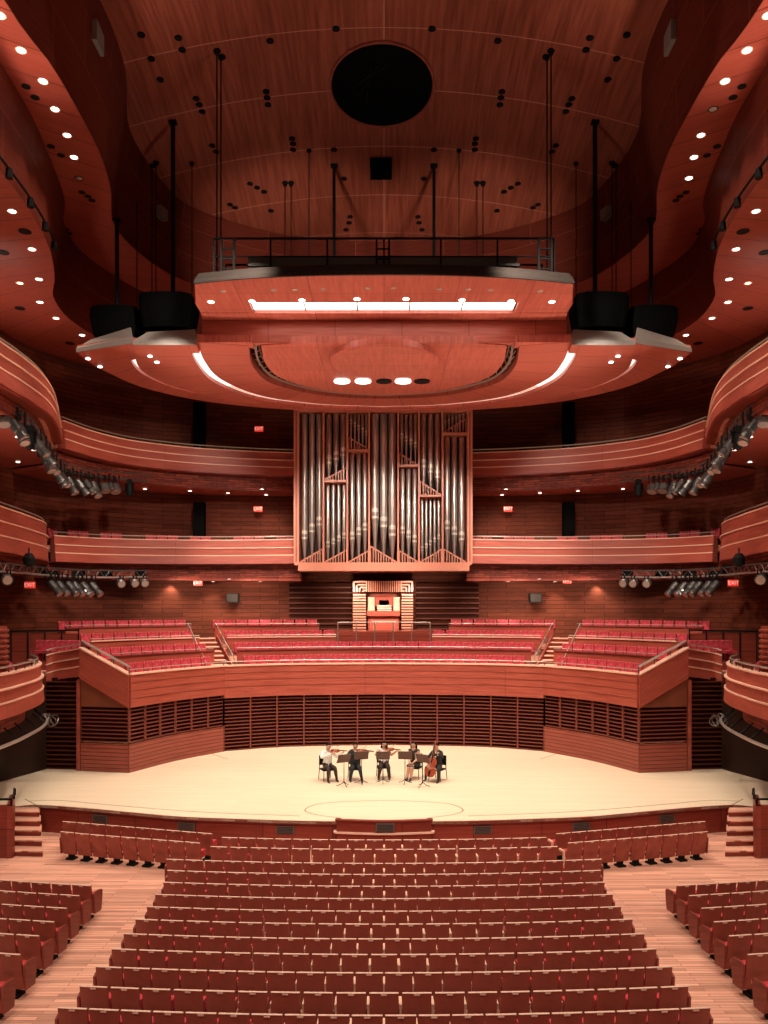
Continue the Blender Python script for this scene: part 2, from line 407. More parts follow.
# ================================================================ BALCONY TIERS
def tier(name, label, curve, ztop, zbot, side, band=0.0, bandoff=.45, rail=True, lines=(.36,.68), flare=.12):
    """curve xy from near to centre; ztop/zbot functions of t"""
    e = empty('balcony', (0,0,0), 0, label, 'balcony')
    zt = lambda t: ztop(t) if callable(ztop) else ztop
    zb = lambda t: zbot(t) if callable(zbot) else zbot
    c2 = [(p[0], p[1]) for p in curve]
    def pf(i, t):
        a, b = zt(t), zb(t); h = a-b
        return [(.16,a),(0,a),(-.01,b+h*lines[1]),(-.05,b+h*lines[1]),(-.05,b+h*lines[0]),(-.09,b+h*lines[0]),(-flare,b),(.3,b),(.3,a-.2)]
    MB().sweep(c2, pf, side).build('parapet', M['parapet'], e, smooth=False)
    for li, q in enumerate(lines):
        MB().sweep(c2, lambda i, t: [(.02,zb(t)+(zt(t)-zb(t))*q-.03),(-.11,zb(t)+(zt(t)-zb(t))*q-.03),(-.11,zb(t)+(zt(t)-zb(t))*q+.02),(.02,zb(t)+(zt(t)-zb(t))*q+.02)], side).build('ledge_strip', M['ledge'], e)
    MB().sweep(c2, lambda i, t: [(-.04,zt(t)),(.22,zt(t)),(.22,zt(t)+.05),(-.04,zt(t)+.05)], side).build('cap_rail', M['ledge'], e)
    if rail:
        N = normals2(c2, side); pts = [Vector((p[0]+n.x*.1, p[1]+n.y*.1, zt(i/(len(c2)-1))+.22)) for i, (p, n) in enumerate(zip(c2, N))]
        MB().tube(pts, .03, 6).build('handrail', M['steel'], e)
        for i in range(0, len(pts), 3): MB().tube([pts[i], pts[i]-Vector((0,0,.2))], .02, 5).build('rail_post', M['darksteel'], e)
    if band:
        MB().sweep(c2, lambda i, t: [(bandoff,zb(t)+.02),(bandoff,zb(t)-band),(bandoff+.15,zb(t)-band),(bandoff+.15,zb(t)+.02)], side).build('underside_band', M['band'], e)
        MB().sweep(c2, lambda i, t: [(-.03,zb(t)-.03),(bandoff+.1,zb(t)-.03),(bandoff+.1,zb(t)+.03),(-.03,zb(t)+.03)], side).build('drip_board', M['panel'], e)
    return e
# middle tier (rim 15.8)
T2 = [atz(px, py, 15.8) for px, py in [(0,342.5),(21,357),(42,375),(54,394.6),(60,419.6)]]
T2 = [Vector((-11.9,8,0)), Vector((-12.3,16,0)), Vector((-12.4,22,0))]+T2
T2side = [Vector((p.x,p.y,0)) for p in catmull(T2, 6)]
T2mid = [Vector((p.x,p.y,0)) for p in catmull([(-14.75,36.8,0),(-14.2,38.9,0),(-13.2,40.8,0),(-11.7,42.1,0),(-9.9,43.1,0),(-7.3,43.9,0),(-4.6,44.4,0)], 6)]
T1mid = [Vector((p.x,p.y,0)) for p in catmull([(-16.2,39.3,0),(-14.9,41.2,0),(-12.8,42.6,0),(-10,43.6,0),(-7.3,44.1,0),(-4.6,44.3,0)], 6)]
T1side = [Vector((p.x,p.y,0)) for p in catmull([(-13.7,20,0),(-13.9,25,0),(-14.45,30.1,0),(-14.75,33,0),(-15.2,35.8,0),(-16.2,38.3,0)], 6)]
T0side = [Vector((p.x,p.y,0)) for p in catmull([(-11.3,17,0),(-11.1,20.5,0),(-11.15,23.3,0),(-11.3,24.8,0),(-11.6,26.6,0),(-12.1,28.2,0),(-12.8,29.6,0),(-13.4,30.6,0)], 6)]
T0mid = [Vector((p.x,p.y,0)) for p in catmull([(-13.35,31.6,0),(-13.0,31.7,0),(-12.4,31.5,0),(-11.8,31.15,0)], 6)]
WLx = [Vector((p.x,p.y,0)) for p in WL]
def wallpart(y0, y1=99, xmax=-4.4):
    return [p for p in WLx if y0 <= p.y <= y1 and p.x <= xmax]
for sx, sn in ((1,'left'),(-1,'right')):
    S = 1 if sx > 0 else -1
    mm = (lambda c: c) if sx > 0 else mirx
    def slab_part(e, A, B, z0, z1, mat='soffit', name='soffit', n=40):
        m = MB().slab(mm(A), mm(B), z0, z1, n); return m.build(name, M[mat], e)
    e = tier('b', f'upper balcony box bulging out along the {sn} wall', mm(T2side), 15.8, lambda t: 14.45+.25*smooth((t-.6)/.4), S, .55)
    slab_part(e, offset(T2side, .5, 1), wallpart(7, 38.5), 13.8, 14.0); slab_part(e, offset(T2side, .3, 1), wallpart(7, 38.5), 14.55, 14.7, 'floor', 'deck')
    e = tier('b', f'upper balcony curving from the {sn} wall to the organ', mm(T2mid), 15.8, 14.55, S, .78, .5)
    slab_part(e, offset(T2mid, .55, 1), wallpart(38, 99), 13.75, 13.9); slab_part(e, offset(T2mid, .3, 1), wallpart(38, 99), 14.6, 14.75, 'floor', 'deck')
    e = tier('b', f'middle balcony box on the {sn} wall beside the lamp bar', mm(T1side), 11.0, 9.32, S, .5)
    slab_part(e, offset(T1side, .5, 1), wallpart(18, 40), 8.8, 9.0); slab_part(e, offset(T1side, .3, 1), wallpart(18, 40), 9.95, 10.1, 'floor', 'deck')
    e = tier('b', f'middle balcony with light ledges curving from the {sn} side to the organ', mm(T1mid), lambda t: 10.75+.25*t, lambda t: 9.5+.2*t, S, .75, .5)
    slab_part(e, offset(T1mid, .55, 1), wallpart(39.5, 99), 8.75, 8.9); slab_part(e, offset(T1mid, .3, 1), wallpart(39.5, 99), 10.0, 10.15, 'floor', 'deck')
    e = tier('b', f'rounded lower balcony box beside the {sn} of the stage', mm(T0side), 5.2, 3.95, S, .6, .5)
    slab_part(e, offset(T0side, .5, 1), [Vector((-18.5,17,0)),Vector((-18.3,24,0)),Vector((-17.5,31.5,0))], 3.35, 3.5, 'brown'); slab_part(e, offset(T0side, .3, 1), [Vector((-18.5,17,0)),Vector((-18.3,24,0)),Vector((-17.5,31.5,0))], 4.2, 4.35, 'floor', 'deck')
    e = tier('b', f'short concave lower balcony joining the {sn} box to the choir terrace', mm(T0mid), lambda t: 5.3+.3*t, lambda t: 4.25+.3*t, S, .0)
    slab_part(e, offset(T0mid, .25, 1), [Vector((-17.5,32.5,0)),Vector((-17.2,34.5,0)),Vector((-16,36,0)),Vector((-14.6,36.2,0))], 4.5, 4.65, 'floor', 'deck')

# under-balcony downlights
ud2 = [(18,437),(38,443),(18,462),(34,450),(145,489),(190,491),(228,493),(262,489),(266,497)]
ud1 = [(171,584),(213,585),(229,579),(260,582)]
for sx, sn in ((1,'left'),(-1,'right')):
    for i, (px, py) in enumerate(ud2):
        z = 13.79 if px < 60 else 13.74
        D = dz(py, z); D = min(D, 46.0 if px > 60 else 44); p = at(px, py, D); p.z = z; p.x *= sx
        downlight(p, f'small downlight under the {sn} upper balcony, {ORD[i]} going from wall to organ', f'downlights under the {sn} upper balcony', 'on', .62)
    for i, (px, py) in enumerate(ud1):
        D = min(dz(py, 8.74), 45.8); p = at(px, py, D); p.z = 8.74; p.x *= sx
        downlight(p, f'small downlight under the {sn} middle balcony, {ORD[i]} going from wall to organ', f'downlights under the {sn} middle balcony', 'on', .55)

# exit signs
def exit_sign(p, label):
    e = empty('exit_sign', p, 0, label, 'exit sign')
    MB().box(-.24,-.05,-.15,.24,.03,.15).build('housing', M['exit'], e)
    cu = bpy.data.curves.new('lettering', 'FONT'); cu.body = 'EXIT'; cu.size = .24; cu.align_x = 'CENTER'; cu.align_y = 'CENTER'; cu.extrude = .004
    cu.materials.append(M['white']); o = bpy.data.objects.new('lettering', cu); COL.objects.link(o)
    bpy.context.view_layer.update(); me = bpy.data.meshes.new_from_object(o.evaluated_get(bpy.context.evaluated_depsgraph_get())); bpy.data.objects.remove(o)
    inst('lettering', me, e, (0,-.058,0), (PI/2,0,0))
for px, py, D, lb in [(259,429,45.6,'red exit sign above the left upper balcony'),(258,509,45.6,'red exit sign under the left upper balcony near the organ'),(508,509,45.6,'red exit sign under the right upper balcony near the organ'),
  (198,583,44.6,'red exit sign on the wall under the left middle balcony'),(567,581,44.6,'red exit sign on the wall under the right middle balcony'),(30,585,37.3,'red exit sign under the far left lamp bar'),(733,583,37.3,'red exit sign under the far right lamp bar')]:
    exit_sign(at(px, py, D), lb)
# dark vertical wall strips and wall speakers
for sx, sn in ((1,'left'),(-1,'right')):
    for k, (y0, y1, D) in enumerate(((402,455,44.9),(502,545,44.9))):
        a, b = at(193,y1,D), at(204,y0,D); mb = MB().box(a.x*sx, D, a.z, b.x*sx, D+.5, b.z)
        o = mb.build('equipment_column', M['drape']); tag(o, f'black vertical equipment column on the {sn} back wall {"above" if k==0 else "below"} the upper balcony', 'column')
    p = at(232.5,598,45.2); p.x *= sx
    e = empty('wall_speaker', p, 0, f'black speaker box on the back wall {sn} of the organ console', 'speaker')
    MB().box(-.34,-.15,-.26,.34,.3,.26).build('cabinet', M['black'], e); MB().box(-.3,-.17,-.22,.3,-.15,.22).build('grille', M['rim'], e)
    for i, (px, py, D) in enumerate([(51,573.5,37.6),(77,573.5,39.4),(105,573.5,41.6),(139,573,42.9),(174,573.5,43.8)]):
        p = at(px, py, D); p.x *= sx
        e = empty('wall_speaker', p, 0, f'small black speaker under the {sn} middle balcony, {ORD[i]} going from wall to organ', 'speaker', f'small speakers under the {sn} middle balcony')
        MB().box(-.28,0,-.13,.28,.35,.13).build('cabinet', M['drape'], e); MB().box(-.25,-.02,-.1,.25,0,.1).build('grille', M['black'], e)
    p = at(29,559.5,31.2); p.x *= sx
    e = empty('wall_speaker', p, 0, f'black speaker hanging below the {sn} middle balcony box', 'speaker')
    MB().lathe([(.05,-.28),(.2,-.2),(.24,.05),(.12,.24)], n=12).build('cabinet', M['black'], e); MB().tube([(0,0,.2),(0,0,.45)], .03, 5).build('hanger', M['black'], e)

# ================================================================ STAGE
front = [(15,807),(35,805.5),(75,808),(120,812),(175,817),(235,819.5),(300,821.5),(384,822.5)]
FR = [atz(px, py, ZS) for px, py in front]; FR[0].y = 25.4
frc = catmull([(p.x,p.y) for p in FR], 5)
frc = [Vector((p[0],p[1])) for p in frc]
full_front = frc+[Vector((-p.x,p.y)) for p in frc[::-1][1:]]
poly = [Vector((-15.5,25.4)), *full_front, Vector((15.5,25.4)), Vector((15.5,39)), Vector((-15.5,39))]
st = empty('stage', (0,0,0), 0, 'wide pale maple stage platform with a curved red apron', 'stage')
MB().prism(poly, ZS-.06, ZS).build('stage_floor', M['stage'], st)
MB().sweep([(p.x,p.y) for p in full_front], [(.08,0),(.08,ZS-.06),(.2,ZS-.06),(.2,0)], 1).build('apron', M['stageface'], st)
MB().sweep([(p.x,p.y) for p in full_front], [(-.0,ZS-.10),(-.0,ZS+.003),(.09,ZS+.003),(.09,ZS-.10)], 1).build('edge_strip', M['panel'], st)
# bowed pulpit front
pcx = [(p[0],p[1]) for p in catmull([(-1.38,23.62),(-1.385,23.46),(-1.2,23.42),(0,23.30),(1.2,23.42),(1.385,23.46),(1.38,23.62)], 6)]
MB().sweep(pcx, [(0,0),(0,.97),(.1,.97),(.1,0)], 1).build('bowed_front', M['stageface'], st)
MB().sweep(pcx, [(-.04,.93),(-.04,.98),(.12,.98),(.12,.93)], 1).build('bowed_rail', M['panel'], st)
MB().sweep(pcx, [(-.09,.585),(-.09,.63),(.03,.63),(.03,.585)], 1).build('bowed_ledge', M['ledge'], st)
for i, (px, py) in enumerate([(99,814),(185.5,821.5),(285,826),(385,827),(483,826),(582,821.5),(668,814)]):
    t = (px-CX)/F; best = min(full_front, key=lambda p: abs(p.x/p.y-t)); D = best.y-.02 if i != 3 else 23.24
    p = at(px, py, D); p.y = D+(.06 if i != 3 else 0); p.z = .58 if i != 3 else .79
    N = Vector((best.x, 0)); j = full_front.index(best); a = full_front[max(0,j-1)]; b = full_front[min(len(full_front)-1,j+1)]; rz = math.atan2(b.y-a.y, b.x-a.x)
    v = empty('vent_grille', p, rz, f'grey vent grille in the red stage apron, {ORD[i]} from the left', 'vent', 'vents in the stage apron')
    w = .27; MB().box(-w,0,-.12,w,.06,.12).build('frame', M['vent'], v)
    mb = MB()
    for k in range(5): mb.box(-w+.03,-.012,-.1+k*.044,w-.03,.01,-.085+k*.044)
    mb.build('louvre', M['rim'], v)
# seam lines inlaid in the stage floor
def seam(pts, name='floor_seam', w=.022):
    c = [atz(px, py, ZS) for px, py in pts]; c = [(p.x,p.y) for p in catmull(c, 8)]
    MB().sweep(c, [(-w,ZS+.001),(w,ZS+.001),(w,ZS+.004),(-w,ZS+.004)], 1).build(name, M['seam'], st)
seam([(30,801),(60,800.5),(110,805),(200,812),(300,816)]); seam([(738,801),(708,800.5),(658,805),(568,812),(468,816)])
seam([(340,818),(315,814.5),(305,810),(318,804),(345,801.5)]); seam([(428,818),(453,814.5),(463,810),(450,804),(423,801.5)])
seam([(345,801.5),(384,800.5),(423,801.5)]); seam([(25,799),(36,805)]); seam([(743,799),(732,805)])
seam([(205,752),(228,759)]); seam([(563,752),(540,759)])
# stage shell curve
SHc = catmull([(0,37.1),(-3.6,36.75),(-5.3,36.3),(-7.09,35.4)], 6); SHw = catmull([(-7.09,35.4),(-8.66,33.2),(-9.8,30.75)], 8)
ctr = [Vector(p) for p in SHc[::-1]]+[Vector((-p[0],p[1])) for p in SHc[1:]]
shell = empty('stage_shell', (0,0,0), 0, 'curved wall of dark horizontal slats behind the musicians', 'stage wall')
def slat_screen(c, z0, z1, n, side, e, muls=0, mat='slat'):
    MB().sweep(c, [(.1,z0),(.1,z1),(.2,z1),(.2,z0)], side).build('backing_panel', M['screen'], e)
    mb = MB(); h = (z1-z0)/n
    for k in range(n): mb.sweep(c, [(0,z0+k*h),(0,z0+k*h+h*.27),(.1,z0+k*h+h*.27),(.1,z0+k*h)], side)
    mb.build('slat_screen', M[mat], e)
    if muls:
        r = resample([(*p[:2],0) for p in c], muls+1)
        for p in r: MB().box(p.x-.03,p.y-.05,z0,p.x+.03,p.y+.1,z1).build('mullion', M[mat], e)
slat_screen([(p.x,p.y) for p in ctr], ZS+.02, 3.22, 15, 1, shell, 12)
zR = 4.62
MB().sweep([(p.x,p.y) for p in ctr], [(-.06,3.22),(-.1,3.22),(-.1,zR),(.12,zR),(.12,3.22)], 1).build('parapet', M['parapet'], shell)
MB().sweep([(p.x,p.y) for p in ctr], [(-.14,zR),(-.14,zR+.06),(.18,zR+.06),(.18,zR)], 1).build('cap_rail', M['ledge'], shell)
mb = MB()
for h in (.32,.62,.92): mb.sweep([(p.x,p.y) for p in ctr], [(-.112,zR-h),(-.112,zR-h+.018),(-.09,zR-h+.018),(-.09,zR-h)], 1)
mb.build('ledge_strip', M['slat'], shell)
def rail(c, z, posts=4, h=.2, e=None, r=.02, name='handrail'):
    pts = [Vector((p[0],p[1],(p[2] if len(p) > 2 else 0)+z)) for p in c]
    MB().tube(pts, r, 6).build(name, M['steel'], e)
    for q in resample(pts, posts): MB().tube([q, q-Vector((0,0,h))], .02, 5).build('rail_post', M['darksteel'], e)
rail(offset([(p.x,p.y) for p in ctr], .05, 1), zR+.2, 14, .16, shell)
def zslope(t): return 4.62+1.0*t
for sx, sn in ((1,'left'),(-1,'right')):
    S = sx; mm = (lambda c: [(p[0],p[1]) for p in c]) if sx > 0 else (lambda c: [(-p[0],p[1]) for p in c])
    e = empty('stage_wing', (0,0,0), 0, f'{sn} wing of the stage wall with slats over a grooved base and a sloping parapet', 'stage wall')
    cw = mm(SHw); fc = mm([(-9.8,30.75),(-10.8,30.95),(-11.8,31.15)])
    # order runs centre -> side, outward is on the right-hand side
    o = -S
    for c, mu in ((cw, 5), (fc, 0)):
        MB().sweep(c, [(-.02,ZS),(-.02,1.95),(.2,1.95),(.2,ZS)], o).build('base_panel', M['base'], e)
        slat_screen(c, 2.0, 3.36, 9, o, e, mu and 6)
    MB().sweep(cw, [(-.1,3.36),(-.1,zR),(.12,zR),(.12,3.36)], o).build('parapet', M['parapet'], e)
    MB().sweep(cw, [(-.14,zR),(-.14,zR+.06),(.18,zR+.06),(.18,zR)], o).build('cap_rail', M['ledge'], e)
    mb = MB()
    for h in (.32,.62,.92): mb.sweep(cw, [(-.112,zR-h),(-.112,zR-h+.018),(-.09,zR-h+.018),(-.09,zR-h)], o)
    mb.build('ledge_strip', M['slat'], e)
    MB().sweep(fc, lambda i, t: [(-.1,3.36+1.1*t),(-.1,zslope(t)),(.12,zslope(t)),(.12,3.36+1.1*t)], o).build('sloping_parapet', M['parapet'], e)
    MB().sweep(fc, lambda i, t: [(-.14,zslope(t)),(-.14,zslope(t)+.06),(.18,zslope(t)+.06),(.18,zslope(t))], o).build('sloping_cap', M['ledge'], e)
    MB().sweep(fc, lambda i, t: [(.0,3.36),(.0,3.37+1.1*t),(.12,3.37+1.1*t),(.12,3.36)], o).build('spandrel', M['brown'], e)
    rail([(p[0],p[1]) for p in cw], zR+.2, 6, .16, e)
    rail([(p[0]-.0,p[1]+.08,zslope(i/2)) for i, p in enumerate(fc)], .3, 4, .26, e, .05)
    e2 = empty('stage_side_screen', (0,0,0), 0, f'dark slatted screen at the {sn} back corner of the stage', 'stage wall')
    slat_screen(mm([(-11.85,31.35),(-13.35,31.5)]), ZS, 4.45, 20, o, e2, 0, 'darkslat')
    MB().box(-.07,-.07,ZS,.07,.07,4.4,Matrix.Translation((-11.9*sx,31.2,0))).build('corner_post', M['seatwood'], e2)
    wallc = mm([(-13.3,31.5),(-13.45,30.9),(-14.2,28.4),(-14.9,25.6)])
    o_ = MB().sweep(wallc, [(0,ZS),(0,3.9),(.2,3.9),(.2,ZS)], -S*-1 if False else (-S)).build('stage_side_screen', M['plasma']); tag(o_, f'large black panel closing the {sn} side of the stage', 'stage wall')
    # steps
    e3 = empty('stage_steps', (0,0,0), 0, f'five wooden steps up to the {sn} front corner of the stage', 'steps')
    tm, rm = MB(), MB()
    for k in range(5):
        t0, t1 = k/5, (k+1)/5; y0, y1 = 23.15+2.25*t0, 25.45
        z = ZS*(k+1)/5-.005; xl = lambda t: -10.75-1.1*t; xr = lambda t: -9.85-1.1*t
        poly_ = [(xl(t0)*sx,y0),(xr(t0)*sx,y0-.05),(xr(1)*sx,y1),(xl(1)*sx,y1)]
        if sx < 0: poly_ = poly_[::-1]
        rm.prism(poly_, 0 if k == 0 else z-ZS/5-.04, z-.04)
        poly2 = [(xl(t0)*sx,y0-.03),((xr(t0)+.03)*sx,y0-.08),((xr(t0+.25)+.03)*sx,min(25.4,y0+.57)),(xl(t0+.25)*sx,min(25.4,y0+.57))]
        if sx < 0: poly2 = poly2[::-1]
        tm.prism(poly2, z-.04, z)
    rm.build('riser', M['stageface'], e3); tm.build('tread', M['floor'], e3)
    # side box beside the steps
    e4 = empty('side_box', (0,0,0), 0, f'dark wood side box with a black rail beside the {sn} stage steps', 'box')
    X = lambda x: x*sx
    xs = sorted((X(-10.66), X(-15)))
    MB().box(xs[0],22.95,0,xs[1],23.1,1.5).build('front_panel', M['stageface'], e4)
    xs2 = sorted((X(-10.66), X(-10.86)))
    MB().sweep([(X(-10.66),22.96),(X(-11.0),23.8),(X(-11.25),24.4)], [(0,0),(0,1.5),(.15,1.5),(.15,0)], 1 if sx > 0 else -1).build('side_panel', M['stageface'], e4)
    MB().tube([(X(-13),23.0,1.68),(X(-10.7),23.0,1.68),(X(-11.0),23.8,1.68),(X(-11.25),24.35,1.68)], .035, 6).build('rail', M['black'], e4)
    mb = MB()
    for q in ((-10.72,23.02),(-11.0,23.8),(-11.2,24.3)): mb.tube([(X(q[0]),q[1],1.5),(X(q[0]),q[1],1.68)], .03, 5)
    mb.build('rail_post', M['black'], e4)
    # lower box lighting rail with cables
    c = [Vector((X(p[0]),p[1],3.2)) for p in offset([q for q in T0side if 21 < q.y < 29.6], -.2, 1)]
    e5 = empty('cable_rail', (0,0,0), 0, f'curved pipe with coiled white cables under the {sn} lower balcony box', 'pipe rail')
    MB().tube(c, .05, 6).build('pipe', M['steel'], e5)
    mb = MB(); rr = random.Random(3)
    for k in range(4):
        q = c[-1-k//2*2]; ax = Vector((X(.3*k/5),.1*k,0))
        mb.tube([q+ax+Vector((.13*math.cos(a*.45+k), .08*math.sin(a*.9), -.12+.2*math.sin(a*.45+k))) for a in range(15)], .022, 5)
    mb.build('cable_coil', M['beam'], e5)
    mb = MB()
    for q in c[::4]: mb.tube([q, q+Vector((X(-.5),.1,.35))], .025, 5)
    mb.build('bracket', M['black'], e5)

# ================================================================ CHOIR TERRACE
def arc(R, px0, n=30, full=True):
    """arc about (0,22.2) from bearing px0 across to its mirror (or to px1)"""
    k = (CX-px0)/F
    # find x with x = k*y, y = 22.2+sqrt(R2-x2)
    x = 5.0
    for _ in range(60): x = .5*x+.5*k*(22.2+math.sqrt(max(.1, R*R-x*x)))
    a = math.asin(x/R); return a
def arcpts(R, a0, a1, n=24): return [Vector((R*math.sin(a0+(a1-a0)*i/n), 22.2+R*math.cos(a0+(a1-a0)*i/n))) for i in range(n+1)]
terr = empty('choir_terrace', (0,0,0), 0, 'stepped choir terrace of wood-fronted rows behind the stage wall', 'terrace')
rowsC = []   # (curve, ztop, side label, row)
RZ = [5.0, 5.55, 6.08, 6.60]; RR = [15.75, 17.05, 18.45, 19.9]; PX0 = [243, 234, 224, 212]
wingE = [((-10.1,31.35),(-7.75,35.9)), ((-11.5,32.4),(-8.25,37.2)), ((-12.9,34.0),(-9.3,38.9)), ((-14.6,35.8),(-10.0,40.5))]
def bul(a, b, k=.3, n=14):
    a, b = Vector(a), Vector(b); d = (b-a); nrm = Vector((-d.y, d.x)).normalized()
    if nrm.x > 0: nrm = -nrm
    return [a.lerp(b, i/n)+nrm*k*math.sin(PI*i/n) for i in range(n+1)]
for r in range(4):
    a = arc(RR[r], PX0[r])
    if r < 2: segs = [('centre', arcpts(RR[r], -a, a, 40))]
    else:
        b = arc(RR[r], 335 if r == 2 else 318)
        segs = [('centre left', arcpts(RR[r], -a, -b, 20)), ('centre right', arcpts(RR[r], b, a, 20))]
    w = bul(*wingE[r]); segs += [('left wing', w), ('right wing', [Vector((-p.x,p.y)) for p in w[::-1]])]
    for nm, c in segs: rowsC.append((c, RZ[r], nm, r))
choir_me = MB()
choir_me.sweep([(-.255,0),(.255,0)], [(.0,.40),(-.02,.5),(.02,.86),(.07,.88),(.12,.84),(.1,.42)], 1)
choir_me.box(-.245,-.42,.34,.245,.06,.46); choir_me.box(-.04,-.2,0,.04,.05,.34)
choir_mesh = choir_me.mesh('choir_chair', M['redchoir'])
nseat = 0
for c, z, nm, r in rowsC:
    deck = z-.86
    c2 = [(p.x,p.y) for p in c]
    prev = (RZ[r-1]-.86) if r else 3.6
    MB().sweep(c2, [(-.62,prev-.05),(-.62,deck),(.72,deck),(.72,prev-.05)], 1).build('terrace_step', M['floor'], terr)
    if r:
        top = {1:5.22, 2:5.77, 3:6.30}[r]
        MB().sweep(c2, [(-.62,deck-.3),(-.62,top),(-.55,top),(-.55,deck-.3)], 1).build('modesty_panel', M['parapet'], terr)
        MB().sweep(c2, [(-.66,top),(-.66,top+.05),(-.5,top+.05),(-.5,top)], 1).build('panel_cap', M['ledge'] if r == 2 else M['slat'], terr)
        rail(offset(c2, -.58, 1), top+.13, max(4, int(len(c2)/4)), .1, terr, .018)
    L = sum((b-a).length for a, b in zip(c, c[1:])); n = max(2, int(L/.56)); q = resample([Vector((p.x,p.y,0)) for p in c], 2*n+1)
    for k in range(n):
        p = q[2*k+1]; t = q[2*k+2]-q[2*k]; rz = math.atan2(t.y, t.x)
        o = inst('choir_chair', choir_mesh, None, (p.x,p.y,deck), (0,0,rz))
        tag(o, f'red choir seat, {ORD[k] if k < len(ORD) else "last"} from the left in the {nm} block, {["front","second","third","rear"][r]} row', 'seat', f'red choir seats in the {nm} block')
        nseat += 1
# stairs between blocks
for sx, sn in ((1,'left'),(-1,'right')):
    e = empty('terrace_stairs', (0,0,0), 0, f'pale stairs between the {sn} wing and the centre choir block', 'stairs')
    a, b = Vector((-7.25,35.7)), Vector((-9.0,39.5)); d = (b-a).normalized(); nrm = Vector((-d.y, d.x)); rz = math.atan2(d.y, d.x)
    n = 9; tr, ri = MB(), MB(); Lr = (b-a).length/n
    for k in range(n):
        z = 4.05+1.7*(k+1)/n; c = a+d*Lr*k
        Mx = Matrix.Translation((c.x,c.y,0)) @ Matrix.Rotation(rz, 4, 'Z')
        ri.box(.02,-.55,3.9,Lr+.02,.55,z-.05,Mx); tr.box(-.03,-.56,z-.05,Lr,.56,z,Mx)
    if sx < 0: tr, ri = tr.mirror(), ri.mirror()
    ri.build('riser', M['panel'], e); tr.build('tread', M['ledge'], e)
    for s in (-.68, .68):
        p0 = a+nrm*s; p1 = b+nrm*s; mb = MB()
        pts = [Vector((p0.x*sx,p0.y,4.05+.72)), Vector((p0.x*sx,p0.y,4.05+.72))+Vector(((p1-p0).x*sx*.0,0,0)), Vector((p1.x*sx,p1.y,5.75+.72))]
        mb.tube([pts[0], pts[2]], .022, 6)
        for t in (0,.33,.66,1):
            q = pts[0].lerp(pts[2], t); mb.tube([q, q-Vector((0,0,.6))], .018, 5)
        mb.build('stair_rail', M['steel'], e)
        mb = MB(); q0, q1 = pts[0], pts[2]
        mb.add([q0-Vector((0,0,.5)), q1-Vector((0,0,.5)), q1-Vector((0,0,1.0)), q0-Vector((0,0,1.0))], [(0,1,2,3)])
        o = mb.build('side_panel', M['parapet'], e); md = o.modifiers.new('t', 'SOLIDIFY'); md.thickness = .06
# rail around the organist
e = empty('guard_rail', (0,0,0), 0, 'metal and glass guard rail in front of the organ console', 'rail')
pl = arcpts(18.2, -.128, .128, 20)
MB().tube([(p.x,p.y,6.5) for p in pl], .02, 6).build('top_bar', M['steel'], e)
mb = MB()
for p in pl[::4]: mb.tube([(p.x,p.y,5.2),(p.x,p.y,6.5)], .03, 5)
mb.build('post', M['steel'], e)

